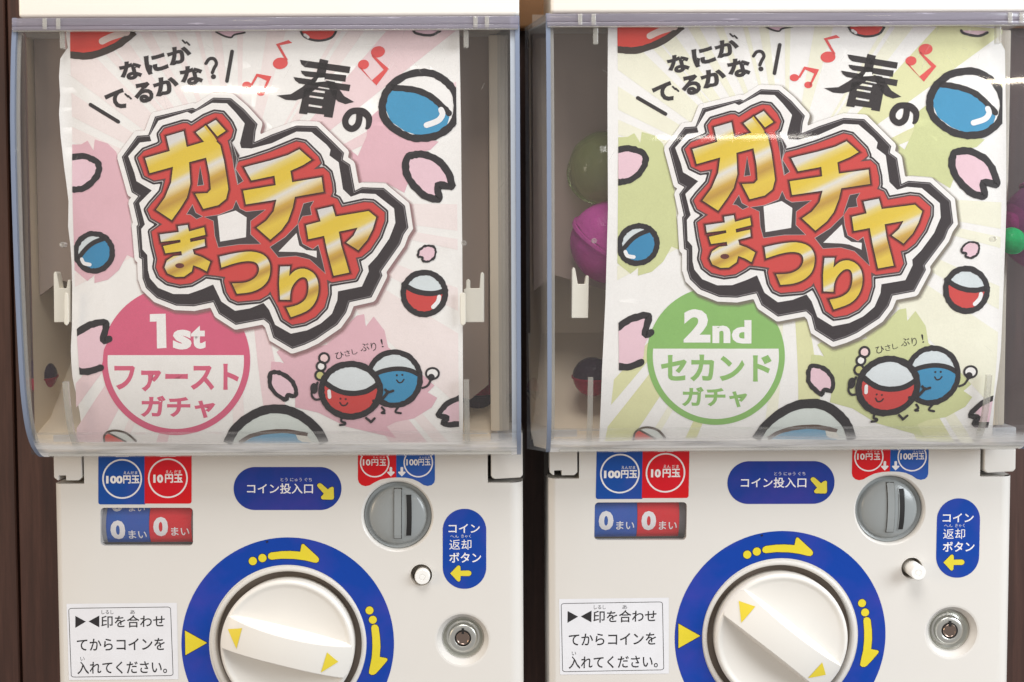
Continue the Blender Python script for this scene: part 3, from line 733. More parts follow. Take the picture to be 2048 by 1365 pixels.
    reg(mesh_obj('hood_lip', *shell(HXL+8, HXR-6, [(24, PZ[-1][1]+1.5), (17, PZ[-1][1]-0.2), (12.5, PZ[-1][1]-0.4)], 1.4), M_RIB, root, sm=True))
    for x, y0, y1 in ((125, 57, 98), (932, 57, 96)):
        q0, q1 = U1(x, y0, 44), U1(x, y1, 44); reg(mesh_obj('hood_upper_rib', *box(q0[0]-1.5, q0[0]+1.5, 41.5, 45.2, q1[1], q0[1]), M_RIB, root, bevel=0.4))
    for x in (132, 933):
        pz = [(d-2.4, z) for d, z in PD if U1(540, 757, 45)[1] > z]
        q = U1(x, 800, 42)[0]; reg(mesh_obj('hood_lower_rib', *shell(q-1.6, q+1.6, pz, 3.0), M_RIB, root, sm=True))
    for x, y in ((127, 490), (928, 487)):
        q = U1(x, y, 46); v, f = lathe([(1.6, 44), (1.6, 48.2), (1.1, 48.4), (0.8, 47.8), (0.01, 47.8)], q[0], q[1], 20); reg(mesh_obj('hood_pin', v, f, M_RIB, root, sm=True))
    # --- clips holding the sheet
    def clipper(poly, d0, d1, name='sheet_clip', m=M_CLIP, key=None):
        v, f = prism([U1(x, y, d1) for x, y in poly], d0, d1); return reg(mesh_obj(name, v, f, m, root, bevel=0.3, seg=1), key)
    clipper([(107, 548), (110, 543), (113, 546), (119, 577), (133, 577), (135, 562), (138, 559), (141, 562), (141, 645), (108, 645)], 22, 30)
    clipper([(927, 579), (932, 577), (932, 562), (936, 558), (940, 562), (940, 577), (959, 577), (961, 548), (964, 544), (968, 548), (968, 645), (927, 645)], 22, 30)
    clipper([(128, 588), (131, 585), (136, 588), (137, 648), (133, 652), (128, 648)], 41.3, 42.3, 'sheet_clip_tongue', key='TNG')
    clipper([(920, 588), (925, 585), (931, 588), (931, 648), (926, 652), (921, 648)], 41.3, 42.3, 'sheet_clip_tongue', key='TNG')
    # --- capsule bin behind the hood
    bx0, bx1 = HXL+SHEAR+3, HXR+SHEAR-3
    zfl = U1(540, 870, 0)[1]
    V, Fc = merge(box(bx0+8, bx1-10, -62, -60, zfl-5, ZT), )
    reg(mesh_obj('bin_back', V, Fc, M_BIN, root))
    v = [(bx0, 0, zfl-6), (bx0, 0, ZT-1), (bx0+9, -60, ZT-1), (bx0+9, -60, zfl-6), (bx1, 0, zfl-6), (bx1, 0, ZT-1), (bx1-11, -60, ZT-1), (bx1-11, -60, zfl-6)]
    reg(mesh_obj('bin_wall', v[:4], [(0, 1, 2, 3)], M_BIN, root)); reg(mesh_obj('bin_wall', v[4:], [(0, 1, 2, 3)], M_BIN, root))
    fl = [(bx0, 16, ZB+0.5), (bx0, 2, ZB+2), (bx0, 0, zfl), (bx0, -20, zfl+10), (bx0, -60, zfl+60)]
    fl = [(x+(max(0, d)/16*15), d, z) for x, d, z in fl]; v = fl+[(bx1+(max(0, d)/16*9), d, z) for _, d, z in fl]; reg(mesh_obj('bin_floor', v, [(i, i+1, 6+i, 5+i) for i in range(4)], M_BIN, root, sm=True))
    v, f = prism([U1(x, y, -6) for x, y in ((66, 40), (977, 40), (977, 770), (940, 800), (120, 560), (78, 592))], -9, -7)
    reg(mesh_obj('smoked_panel', v, f, M_SMOKE, root))
    a_, b_ = U1(978, 300, 3)[0], U1(1016, 300, 3)[0]; reg(mesh_obj('bin_frame_post', *box(a_, b_, -4, 3, zfl+2, ZT-3), M_BIN, root, bevel=1.0, seg=2, sm=True))
    reg(mesh_obj('bin_ceiling', *prism_h([(bx0, -60), (bx1, -60), (bx1, 0), (HXR-4, 38), (HXL+4, 38), (bx0, 0)], ZT-2.4, ZT-1.2), M_BODY, root))
    return root, parts
def prism_h(poly, z0, z1):
    n = len(poly); v = [(x, d, z0) for x, d in poly]+[(x, d, z1) for x, d in poly]
    return v, [tuple(range(n)), tuple(range(n, 2*n))]+[(i, (i+1) % n, n+(i+1) % n, n+i) for i in range(n)]
def last(): return COL.objects[-1]
def bx(k, x0, y0, x1, y1):
    a, b = P(k, [(x0, y0), (x1, y1)]); return (a[0], a[1], b[0], b[1])
def wx(w_): return min(a[0] for a in w_), max(a[0] for a in w_)
def wz(w_): return min(a[1] for a in w_), max(a[1] for a in w_)
M_BLACK = plastic('black_void', (20, 17, 16), 0.7)
M_YEL = plastic('yellow_mark', (226, 204, 56), 0.4)

mach, parts = make_machine()

ANCH = {'S1': ((382.8, 1006.6), (1376.6, 995.4)), 'S3': ((574.9, 977.5), (1561.7, 965.5)), 'S4': ((837, 950), (1824, 938)),
        'S5': ((929, 1098), (1916, 1076.4)), 'S6': ((245, 1284.5), (1228, 1274)), 'S7': ((575.4, 1287.8), (1560.2, 1273.2)),
        'D1': None, 'D2': None}
def copy_tree(o, parent, deep=True):
    c = o.copy(); COL.objects.link(c); c.parent = parent
    for ch in [x for x in o.children]: copy_tree(ch, c)
    return c
mach2 = mach.copy(); COL.objects.link(mach2); mach2.matrix_world = R_W
mach2['label'] = 'white capsule vending machine behind the green second-gacha poster, its dial grip turned diagonally'
for o, key in parts:
    if key == 'TNG': continue
    c = copy_tree(o, mach2)
    if ANCH.get(key):
        a, b = U([ANCH[key][0]])[0], UR([ANCH[key][1]])[0]
        c.location = (c.location.x+(b[0]-a[0])*MM, c.location.y, c.location.z+(b[1]-a[1])*MM)
    if key == 'KNOB': c.rotation_euler = (0, math.radians(24.3), 0)
    if key == 'BTN': c.location.y -= 6.0*MM
    if key == 'DR': c.location.x -= 2.6*MM
for c in NO['figures'](mach2, (-22, -21)): c.location.x -= 2.6*MM

#==PART3==
# ------------------------------------------------------------------ posters
GRID = 12.0; EDGE_R = True
ZA, ZBm = U1(540, 700, 38)[1], U1(540, 890, 32)[1]
def base_depth(z):
    t = np.clip((ZA-np.asarray(z, float))/(ZA-ZBm), 0, 1.1); return 40.0-11.5*t*t
def make_wave(seed, xl, xr, z0, z1, lift):
    r = np.random.default_rng(seed); comps = [(r.uniform(0.02, 0.075), r.uniform(-0.05, 0.05), r.uniform(0, 6.3), r.uniform(0.10, 0.26)) for _ in range(5)]
    def g(x, z):
        x = np.asarray(x, float); z = np.asarray(z, float); h = base_depth(z)-1.6
        for a, b, p, A in comps: h = h+A*np.sin(a*x+b*z+p)
        h = h-lift[0]*np.exp(-((x-xl)/9)**2)*(1+0.6*np.sin(z*0.07+1))-lift[1]*np.exp(-((x-xr)/9)**2)
        return h
    def depth(co):
        x, z = co[:, 0], co[:, 1]; i, j = np.floor(x/GRID), np.floor(z/GRID); u, v = x/GRID-i, z/GRID-j
        G = lambda a, b: g((i+a)*GRID, (j+b)*GRID)
        lo = (u+v) <= 1
        d = np.where(lo, G(0, 0)+u*(G(1, 0)-G(0, 0))+v*(G(0, 1)-G(0, 0)), G(1, 1)+(1-u)*(G(0, 1)-G(1, 1))+(1-v)*(G(1, 0)-G(1, 1)))
        e = 1.0; gx = (g(x+e, z)-g(x-e, z))/(2*e); gz = (g(x, z+e)-g(x, z-e))/(2*e)
        n = np.stack([-gx, -np.ones_like(gx), -gz], 1); n /= np.linalg.norm(n, axis=1)[:, None]
        return d, n
    return depth
def solve(fn, pts):
    pts = np.asarray(pts, float).reshape(-1, 2); d = np.full(len(pts), 38.0)
    for _ in range(5):
        xz = fn(pts, d); d = base_depth(xz[:, 1])-1.6
    return xz
LU = lambda p: solve(U, p); RU = lambda p: solve(UR, p)
# matching points of the artwork on the two sheets (pink sheet, green sheet)
MATCH = [((703.7, 243.4), (1799.7, 235.5)), ((686.8, 243), (1782.3, 235.5)), ((757.6, 207.8), (1851.9, 195.3)), ((847.3, 283.6), (1941.5, 278.8)),
         ((177.7, 209.2), (1275.7, 190.9)), ((464.9, 101.2), (1555.4, 88)), ((244.2, 313.1), (1342.2, 298.1)), ((827.6, 457.8), (1916.1, 452.5)),
         ((587, 705.8), (1668.1, 695.1)), ((896.5, 587), (1978.5, 581)), ((848.9, 540), (1931.5, 534.1)), ((848.9, 634.2), (1931.5, 627.8)),
         ((229.7, 505), (1320.3, 487)), ((187, 462.7), (1274, 444.9)), ((187, 546.9), (1274, 529.7)), ((637.5, 780), (1711.4, 767)), ((765.8, 780), (1837.7, 767)),
         ((701, 838.4), (1774, 830.7)), ((554.7, 811.1), (1620.4, 798.1)), ((872.4, 826), (1937.5, 830.2)), ((141, 60), (1233, 52)), ((143, 300), (1237, 290)), ((909.6, 200), (2003.6, 195)),
         ((160, 840), (1228, 840)), ((150, 660), (1233, 645))]
A_, B_ = LU([m[0] for m in MATCH]), RU([m[1] for m in MATCH])
def quad(q): x, z = q[:, 0]/100, q[:, 1]/100; return np.stack([np.ones_like(x), x, z, x*x, x*z, z*z], 1)
QM = np.linalg.lstsq(np.concatenate([quad(A_), 0.15*np.diag([0, 0, 0, 1, 1, 1])]), np.concatenate([B_-A_, np.zeros((6, 2))]), rcond=None)[0]
def warp(xz): return xz+quad(xz)@QM

# colours of the print
PAP = (249, 246, 242); K1 = (36, 30, 34); K2 = (46, 36, 40); RED = (210, 66, 62); WHT = (249, 246, 243); SKY = (64, 152, 196); SKIN = (240, 204, 214); ICE = (220, 228, 230)
# logo outlines
BO = P(1, "893,1150 1005,995 1085,990 1135,855 1410,790 1432,800 1560,715 1690,720 1785,800 1885,910 1870,960 1862,1040")+P(2, "40,1038 160,985 340,920 490,925 600,1030 690,1120 680,1170 735,1207")+P(4, "770,300 820,275 980,280 1135,410 1160,570 1125,620 1100,690 960,890 970,920 890,1080 730,1115 705,1190 640,1280")+P(6, "560,310 480,365 400,402 310,432 170,350 140,250")+P(5, "1930,218 1725,257 1600,175")+P(3, "1560,1115 1420,1145 1290,1140 1150,1085 1070,1010 1045,940 1040,800 1020,790 1000,560 1012,547 975,390 1012,340 965,312")
BI = P(1, "940,1145 1025,1045 1108,1035 1097,995 1160,885 1370,820 1400,835 1550,755 1660,758 1720,820 1790,905 1755,1050 1765,1085")+P(2, "10,1088 160,1050 340,965 450,968 560,1060 590,1097 582,1140 650,1190")+P(4, "682,290 740,345 810,320 920,325 1055,430 1065,535 1020,650 930,780 865,850 870,890 820,1000 645,1035 640,1100 600,1200 520,1270 420,1320 300,1345 185,1280 140,1170 100,1120 0,1160")+P(3, "1720,1178 1620,1110 1560,985 1480,1020 1380,1055 1270,1055 1160,1010 1100,940 1085,880 1080,770 1045,730 1035,580 1062,546 1020,390 1112,298 1000,230 985,170")
RD_ = P(1, "1020,1150 1055,1110 1165,1068 1190,1045 1175,985 1205,945 1340,905 1370,905 1400,925 1500,860 1570,832 1625,837 1680,900 1705,955 1690,1010 1665,1030 1690,1130 1715,1225 1750,1185 1850,1160")+P(2, "0,1165 150,1115 340,1038 400,1050 500,1150 518,1195")+P(4, "505,112 465,145 540,135 580,170 600,250 605,310 590,345 640,362 672,422 840,385 900,390 985,460 985,520 945,630 880,730 820,780 775,790 800,880 770,940 600,968 565,950 572,1050 545,1150 480,1220 400,1262 310,1278 245,1235 210,1150 160,1060 150,1035")+P(3, "1960,1060 1900,1095 1740,1110 1690,1088 1660,1040 1640,960 1650,930 1580,920 1500,912 1470,935 1400,975 1320,985 1230,965 1170,920 1145,860 1155,800 1130,700 1112,600 1190,545 1110,500 1082,440 1110,400 1190,310 1215,210 1130,225 1060,190 1040,130 1012,60")
LETTERS = [
    ('ga', [P(3, "1220,-97 1345,-134 1368,-19 1495,-57 1435,-127 1502,-172 1560,-85 1612,-32 1640,83 1660,203 1672,290 1655,360 1600,405 1490,433 1430,322 1520,318 1545,290 1535,180 1510,58 1385,92 1395,250 1370,350 1320,430 1260,515 1145,440 1210,350 1255,240 1268,125 1098,172 1065,62 1245,10")], P(3, "1520,-182 1580,-217 1652,-137 1592,-97")),
    ('chi', [P(4, "-40,130 0,118 150,80 280,40 362,-2 450,75 390,113 297,155 310,238 525,203 540,308 330,345 315,420 280,520 230,590 150,658 50,570 120,520 175,450 195,365 -28,400 -48,300 190,260 181,190 12,225")], None),
    ('ya', [P(4, "495,440 605,415 628,490 870,450 925,495 900,580 860,660 795,735 708,680 760,630 790,570 652,600 670,700 700,800 728,898 615,922 570,750 545,630 430,655 413,553 520,525")], None),
    ('ma', [P(3, "1305,560 1375,550 1385,598 1495,568 1505,622 1392,650 1396,676 1498,654 1503,704 1412,728 1422,765 1480,785 1540,820 1515,890 1465,862 1416,845 1405,890 1350,928 1290,930 1230,905 1208,860 1225,810 1275,778 1335,772 1330,742 1215,757 1198,705 1325,678 1322,658 1182,674 1172,620 1312,602"), P(3, ellipse(1318, 848, 33, 19, 16))], None),
    ('tsu', [P(3, smooth([(1608, 782), (1720, 757), (1840, 745), (1930, 770), (1972, 825), (1978, 890), (1958, 960), (1905, 1012), (1830, 1042), (1735, 1053)], 3)+[(1700, 978)]+smooth([(1700, 978), (1800, 970), (1865, 938), (1895, 890), (1890, 845), (1860, 820), (1800, 815), (1720, 830), (1622, 862)], 3)[1:])], None),
    ('ri', [P(4, [(222, 855), (295, 853), (288, 925)]+smooth([(288, 925), (335, 882), (400, 870), (465, 902), (498, 960), (502, 1040), (475, 1120), (415, 1180), (302, 1224)], 3)[1:]+[(268, 1155)]+smooth([(268, 1155), (350, 1135), (408, 1092), (430, 1025), (425, 960), (400, 933), (360, 942), (318, 988), (298, 1040), (294, 1098)], 3)[1:]+[(222, 1096), (215, 980)])], None)]
WOUT = sdf_offset([BO], 9.5, 0.7)[0]
DK1 = sdf_offset([RD_], 8.2, 0.5)[0]; SIL = sdf_offset([RD_], 4.4, 0.5)[0]; DK2 = sdf_offset([RD_], 3.2, 0.5)[0]
SHW = [sdf_offset([[(x+4.5, y+5) for x, y in BO]], r, 1.5)[0] for r in (15.5, 9.5)]
PR_X0, PR_Y0, PR_X1, PR_Y1 = 135, 52, 925, 885

def make_poster(side):
    pink = side == 0
    if pink: root = empty('poster', 'printed pink paper poster with a round badge reading 1st inside the clear hood', 'poster', group='gacha festival posters')
    else: root = empty('poster', 'printed yellow-green paper poster with a round badge reading 2nd inside the clear hood', 'poster', group='gacha festival posters')
    tint = (lambda pk, gr: pk if pink else gr)
    R1 = tint((248, 235, 232), (245, 242, 220)); R2 = tint((243, 216, 218), (228, 227, 176)); R3 = tint((232, 186, 196), (212, 216, 158))
    xl, xr = LU([(137, 400)])[0][0], LU([(922, 400)])[0][0]
    if not pink: xl, xr = warp(LU([(120, 400)]))[0][0], warp(LU([(925, 400)]))[0][0]
    dep = make_wave(3 if pink else 11, xl, xr, 0, 0, (1.6, 0.3) if pink else (0.2, 1.4))
    if pink: mp = lambda pts: (LU(pts), dep)
    else: mp = lambda pts: (warp(LU(pts)), dep)
    mpo = (lambda pts: (LU(pts), dep)) if pink else (lambda pts: (RU(pts), dep))
    def B(fl, nm, mt=M_PAPER, m_=mp):
        if nm == 'paper_sheet' or m_ is not mp: return fl.build(nm, mt, root, m_, 0.06, GRID)
        ys = [a[1] for a in fl.v]; low = sum(ys)/len(ys) > 600
        tr = [((911, 0), (918.5, 885), 1 if EDGE_R else -1)] if not nm.startswith(('logo', 'letter', 'gold')) else []
        if tr: tr.append((((147, 560), (166, 885)) if low else ((139, 0), (147, 560)))+(-1 if EDGE_R else 1,))
        return fl.build(nm, mt, root, m_, 0.06, GRID, tr)
    # paper
    s = Flat()
    if pink:
        s.poly(P(1, "470,180 495,350 470,385 440,430 430,560 437,700 428,830 440,1000 468,1230")+P(3, "485,250 500,380 497,470 494,560 508,700 514,800 520,1000 522,1290")+P(5, "515,450 525,640 550,760 575,900 590,1010 612,1120")+[(500, 889), (925, 889)]+P(6, "1560,900 1556,300")+P(4, "1552,700 1546,200")+P(2, "1543,900 1532,300 1528,180"), PAP, 0)
        B(s, 'paper_sheet')
    else:
        s.poly([(1216, 48), (1215, 200), (1216, 420), (1211, 600), (1204, 740), (1198, 884), (1500, 881), (1984, 878), (1990, 800), (2003, 700), (2009, 560), (2014, 420), (2014, 250), (2011, 100), (2004, 87), (1998, 80), (1990, 48)], PAP, 0)
        B(s, 'paper_sheet', m_=mpo)
    # rays
    s = Flat(); CX, CY = 480, 405
    rays = [(158, 2.2, R1), (150, 3, R1), (139, 4.2, R1), (131, 1.2, R1), (127, 2.2, R1), (119, 1.5, R1), (112, 1.2, R1), (104, 0.8, R1), (98, 1.6, R1), (90, 1.0, R1), (78, 3, R1), (44, 5.5, R2), (56, 2.0, R1), (60, 0.7, R1), (27, 2.2, R2), (-4, 3.5, R1), (-11, 1.4, R1), (-24, 2.5, R1), (-37, 6, R1),
            (-55, 3, R2), (-50, 1, R1), (-80, 3, R2), (-90, 1.5, R1), (229.5, 1.8, R2), (237, 3.0, R2), (244, 0.8, R1), (252, 1.2, R2), (205, 2, R1), (188, 3, R1)]
    for a, h, c in rays:
        q = [(CX+rr*math.cos(math.radians(t)), CY-rr*math.sin(math.radians(t))) for rr, t in ((120, a-h), (120, a+h), (760, a+h), (760, a-h))]
        q = clip(q, PR_X0, PR_Y0, PR_X1, PR_Y1)
        if len(q) > 2: s.poly(q, c, 1)
    B(s, 'ray_print')
    pet1 = P(3, "480,-40 590,-40 640,-67 685,5 695,-75 790,-45 850,15 900,150 940,350 960,560 985,795 930,770 870,880 790,950 690,975 690,915 635,960 560,900 500,850")
    pet2 = P(4, "940,-290 860,-220 855,-100 790,45 730,0 760,120 800,240 850,235 990,240 1130,315 1170,200 1140,50 1320,0 1380,-60 1200,-90 1060,-180 960,-250")
    pet3 = P(6, "155,525 225,530 250,540 195,455 220,435 330,460 565,400 780,190 835,178 848,268 905,195 985,300 1010,420 1240,600 1350,700 1300,750 1370,790 1330,860 1200,940 1070,965 1000,1000 1070,1085 700,1000 500,900 330,860 330,760 150,640")
    for q in (pet1, pet2, pet3):
        s = Flat().poly(q, R3, 2); B(s, 'blossom_print')
    # big badge, under the logo
    bc, bc2 = ((220, 98, 130), (222, 100, 130)) if pink else ((142, 190, 106), (146, 192, 110))
    s = Flat()
    if pink:
        k, cx, cy, r, ri, dv = 5, 1286.5, 519, 543.5, 498, 478
    else:
        k, cx, cy, r, ri, dv = 'r5', 1432.5, 484, 504.5, 461, 431
    s.poly(P(k, ellipse(cx, cy, r, r, 96)), bc, 3); a0 = math.degrees(math.asin((dv-cy)/ri))
    s.poly(P(k, ellipse(cx, cy, ri, ri, 64, 0, a0, 180-a0)), (246, 243, 239), 4)
    if pink:
        s.poly(P(k, [(1098, 178), (1213, 175), (1219, 425), (1150, 429), (1147, 232), (1098, 234)]), WHT, 4)
        s.text('s', bx(k, 1266, 292, 1402, 437), WHT, 4, 0.045); s.text('t', bx(k, 1398, 262, 1504, 432), WHT, 4, 0.045)
        s.text('ファースト', bx(k, 838, 541, 1748, 744), bc2, 5, 0.035); s.text('ガチャ', bx(k, 1030, 774, 1576, 938), bc2, 5, 0.035)
        B(s, 'round_badge')
    else:
        s.text('2', bx(k, 1197, 142, 1392, 386), WHT, 4, 0.045); s.text('n', bx(k, 1407, 262, 1538, 390), WHT, 4, 0.045); s.text('d', bx(k, 1548, 222, 1692, 393), WHT, 4, 0.045)
        s.text('セカンド', bx(k, 1031, 474, 1840, 671), bc2, 5, 0.035); s.text('ガチャ', bx(k, 1185, 710, 1662, 860), bc2, 5, 0.035)
        B(s, 'round_badge', m_=mpo)
    # logo
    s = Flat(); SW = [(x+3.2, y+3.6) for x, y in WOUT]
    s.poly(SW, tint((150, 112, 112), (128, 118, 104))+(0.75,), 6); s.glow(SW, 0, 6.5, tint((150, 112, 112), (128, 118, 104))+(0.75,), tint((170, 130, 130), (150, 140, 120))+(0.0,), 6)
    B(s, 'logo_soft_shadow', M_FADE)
    s = Flat()
    SH0 = tint((222, 200, 200), (218, 214, 200)); SH1 = tint((176, 150, 152), (172, 164, 152))
    s.poly(WOUT, (248, 244, 241), 8); s.poly(BO, K2, 9); s.poly(BI, (247, 243, 240), 10); s.poly(DK1, K2, 11); s.poly(SIL, (206, 200, 200), 12); s.poly(DK2, (96, 66, 66), 13); s.poly(RD_, RED, 14)
    DKI = (66, 54, 56)
    for q in (P(3, "1500,492 1600,478 1705,435 1728,375 1755,432 1800,455 1940,440 1832,520 1832,620 1905,688 1750,690 1600,712 1575,630 1565,520"), P(4, "150,712 260,640 352,545 362,620 385,690 462,730 500,700 525,790 552,902 440,800 340,775 210,785"),
              P(4, "395,395 465,378 440,420 450,475 385,485 350,545 362,500"), P(3, "1465,122 1448,262 1490,256"), P(3, "1410,405 1370,470 1395,472 1440,505 1480,488 1432,462"), P(3, "1690,-60 1722,-10 1752,42 1722,140 1778,228 1740,252 1712,120")):
        s.poly(offset_poly(q, 1.0), (190, 176, 176), 15); s.poly(q, DKI, 16)
    s.poly(P(3, "1593,485 1725,445 1805,495 1800,640 1612,672"), (247, 243, 240), 17); s.poly(P(4, "210,745 342,610 362,700 415,735 490,740 490,790 400,755 340,748"), (247, 243, 240), 17)
    s.stroke(P(3, "1700,-50 1735,60 1722,140 1740,245"), 1.0, (200, 196, 196), 17, sm=1, cap=False)
    # fine silver rule inside the black band
    s.glow([(x, y) for x, y in BO], -3.1, -2.4, (176, 170, 172), (176, 170, 172), 10)
    B(s, 'logo_panel')
    n = np.array([-math.sin(math.radians(27)), -math.cos(math.radians(27))])   # photo-space: up-left
    for nm, loops, extra in LETTERS:
        s = Flat()
        for q in [loops[0]]+([extra] if extra else []):
            s.glow(q, -0.5, 1.6, (44, 16, 16, 0.95), (54, 18, 16, 0.85), 17.4); s.glow(q, 1.6, 6.2, (54, 18, 16, 0.85), (90, 20, 18, 0.0), 17.4)
        if len(loops) > 1: s.poly(loops[1], (96, 40, 34), 18)
        B(s, 'letter_halo', M_FADE)
        pts = np.array(loops[0]); pr = pts@n; lo, hi = pr.min(), pr.max()
        band = lambda v: [float((np.array(a[:2])@n-lo)/(hi-lo)) for a in v]
        s = Flat().poly(loops[0], 0xffffff, 19, holes=loops[1:], band=band)
        if extra:
            s.stroke(P(3, "1500,-172 1560,-95 1582,-60"), 4.5, (64, 36, 34), 20, sm=1, cap=False); s.poly(extra, 0xffffff, 19, band=band)
        o = B(s, 'gold_letter', M_GOLD)
    # headline
    s = Flat(); HK = (42, 34, 36)
    for ch, cx, cy, w_, h_, rot, k in (('な', 958, 517, 165, 140, 12, 1), ('に', 1140, 463, 165, 140, 16, 1), ('か', 1312, 402, 175, 130, 14, 1), ('て', 852, 738, 146, 145, 18, 1), ('る', 1050, 680, 140, 150, 10, 1), ('か', 1215, 627, 185, 135, 14, 1), ('な', 1400, 552, 170, 145, 10, 1)):
        s.text(ch, bx(k, cx-w_/2, cy-h_/2, cx+w_/2, cy+h_/2), HK, 3, 0.05, rot)
    for x, y in ((1345, 305), (1375, 318), (928, 698), (950, 712)): s.stroke(P(1, [(x-10, y-8), (x+10, y+12)]), 3.6, HK, 3, sm=1)
    s.stroke(P(1, "1505,465 1530,432 1565,432 1582,465 1565,500 1552,532"), 6.6, HK, 3); s.poly(P(1, ellipse(1560, 562, 19, 18, 16)), HK, 3)
    s.stroke(P(1, "663,768 867,893"), 7.5, HK, 3, sm=1); s.stroke(P(1, "1697,378 1659,594"), 7.5, HK, 3, sm=1)
    B(s, 'headline_lettering')
    s = Flat()
    for q in ("512,432 574,445 546,575 480,562", "365,440 735,490 726,537 400,492 375,470", "372,518 705,552 698,600 405,560 380,540", "318,565 735,622 726,670 360,612 330,590", "500,540 560,560 545,600 500,640 392,718 335,736 262,732 197,700 300,690 380,640 440,590",
              "555,590 620,600 650,650 690,705 762,748 700,764 645,745 600,700"): s.poly(P(2, q), HK, 3)
    s.poly(P(2, "398,650 470,640 640,665 604,864 540,855 543,840 422,826 418,838 357,832"), HK, 3, holes=[P(2, "457,655 550,669 546,684 447,672"), P(2, "437,699 540,713 535,727 433,712"), P(2, "431,763 529,778 526,793 427,778")])
    s.poly(P(2, "500,572 545,570 548,598 480,604"), PAP, 4)
    s.stroke(P(2, smooth([(800, 815), (835, 825), (870, 865), (865, 925), (845, 945)], 1)), 13, HK, 3, taper=lambda t: 1.15-0.95*t**3)
    s.stroke(P(2, [(800, 815), (800, 870), (785, 920), (745, 945), (705, 920), (700, 870), (740, 820), (800, 812), (835, 822)]), 13, HK, 3)
    B(s, 'title_lettering')
    # music notes
    MR = (230, 84, 82)
    s = Flat().poly(P(2, ellipse(222, 465, 55, 42, 24, -8)), MR, 3).poly(P(2, "190,325 282,295 310,316 218,334 278,440 262,446"), MR, 3); B(s, 'music_note')
    s = Flat().poly(P(1, ellipse(1805, 625, 34, 27, 20)), MR, 3).poly(P(1, ellipse(1908, 678, 30, 25, 20)), MR, 3).poly(P(1, "1832,620 1876,540 1986,560 1966,604 1926,685 1914,680 1950,592 1884,562 1846,628"), MR, 3); B(s, 'music_note')
    s = Flat().poly(P(2, ellipse(936, 381, 52, 41, 24, -15)), MR, 3).poly(P(2, ellipse(830, 474, 41, 35, 24, -15)), MR, 3).poly(P(2, "897,400 1016,506 925,627 800,498 812,494 892,590 978,512 890,412"), MR, 3); B(s, 'music_note')
    # blossom petals
    def petal(k, path, wd, closed, fillpts=None, nm='petal_drawing'):
        s = Flat(); p = P(k, path); s.poly(smooth(P(k, fillpts) if fillpts else p, 3, True), SKIN, 4); s.stroke(p, wd*1.27/3.657, K1, 5, closed, jit=0.95); B(s, nm)
    petal(3, "490,62 600,45 680,70 722,105 720,170 680,230 620,275 560,290 490,288", 36, False)
    petal(4, "1150,60 1200,38 1270,35 1370,75 1440,150 1475,250 1460,268 1375,262 1385,350 1360,362 1270,330 1180,240 1140,150", 42, True)
    petal(4, "1240,735 1280,705 1335,705 1358,735 1345,790 1300,818 1260,808 1262,785 1228,778", 13, True)
    petal(5, "520,345 620,275 700,245 770,240 778,270 755,370 800,360", 40, False, "520,330 620,275 700,245 765,245 770,280 755,365 800,360 760,440 742,560 640,600 520,585"); s = Flat().stroke(P(5, "520,585 556,592 640,600 738,570"), 50/3.657, K1, 5, jit=0.85); B(s, 'petal_drawing')
    petal(6, "165,605 230,612 300,660 335,730 325,780 275,770 262,805 200,770 150,710 145,640", 25, True)
    petal(6, "1560,778 1450,830 1395,885 1380,920 1440,935 1415,975 1470,985 1560,978", 32, False, "1560,800 1450,840 1410,890 1440,935 1425,975 1470,985 1560,980")
    s = Flat().poly(P(1, "1580,230 1640,265 1690,272 1720,255 1790,240 1790,222 1580,222"), SKIN, 4).stroke(P(1, "1580,235 1640,265 1690,275 1715,255 1790,240"), 3.5, K1, 5); B(s, 'petal_drawing')
    s = Flat().poly(P(2, "1195,225 1220,245 1320,260 1400,215"), SKIN, 4).stroke(P(2, "1195,225 1220,247 1320,260 1390,228"), 5.2, K1, 5, jit=0.3); B(s, 'petal_drawing')
    # capsules drawn with a thick line
    def chop(q, wd, k=0): return q
    s = Flat(); ring = "1250,531 1130,560 1045,618 990,695 968,785 985,870 1060,950 1160,1003 1250,1015 1350,1000 1435,952 1490,890 1512,820 1512,730 1478,645 1410,578 1335,541"
    s.poly(smooth(P(2, ring), 3, True), WHT, 3); s.poly(P(2, "1020,650 1100,645 1200,665 1330,715 1400,775 1458,860 1440,920 1380,970 1250,1000 1130,960 1030,890 985,780 1000,700"), SKY, 4)
    s.stroke(P(2, ring), 54/3.657, K1, 5, True, jit=1.0); s.stroke(P(2, "1015,640 1120,648 1240,670 1330,715 1400,775 1455,830"), 46/3.657, K1, 5, jit=0.85)
    s.stroke(P(2, "1398,805 1408,840 1375,885 1292,918"), 42/3.657, (246, 244, 244), 5.6); B(s, 'capsule_drawing')
    def cap(k, cx, cy, rx, ry, wd, mid, colr, lowpoly, hl, hlw, hlc=(246, 244, 244), top=ICE, nm='capsule_drawing', rot=0, extra=None, a=(0, 360)):
        s = Flat(); s.poly(P(k, ellipse(cx, cy, rx, ry, 48, rot)), top, 3); s.poly(P(k, lowpoly), colr, 4)
        s.stroke(P(k, ellipse(cx, cy, rx, ry, 64, rot)), wd*1.2/3.657, K1, 5, True, jit=0.85, sm=1); s.stroke(P(k, mid), wd*1.1/3.657, K1, 5, jit=0.35)
        if hl: s.stroke(P(k, hl), hlw/3.657, hlc, 5.6)
        if extra: extra(s)
        B(s, nm)
    def arc_low(cx, cy, rx, ry, a0, a1, mid): return ellipse(cx, cy, rx, ry, 24, 0, a0, a1)+mid
    m_ = [(1125, 985), (1195, 1028), (1280, 1050), (1360, 1048), (1432, 1028)]
    cap(4, 1275, 1050, 153, 153, 35, m_, RED, arc_low(1275, 1050, 150, 150, -10, 205, m_), "1384,1075 1374,1112 1340,1150", 30)
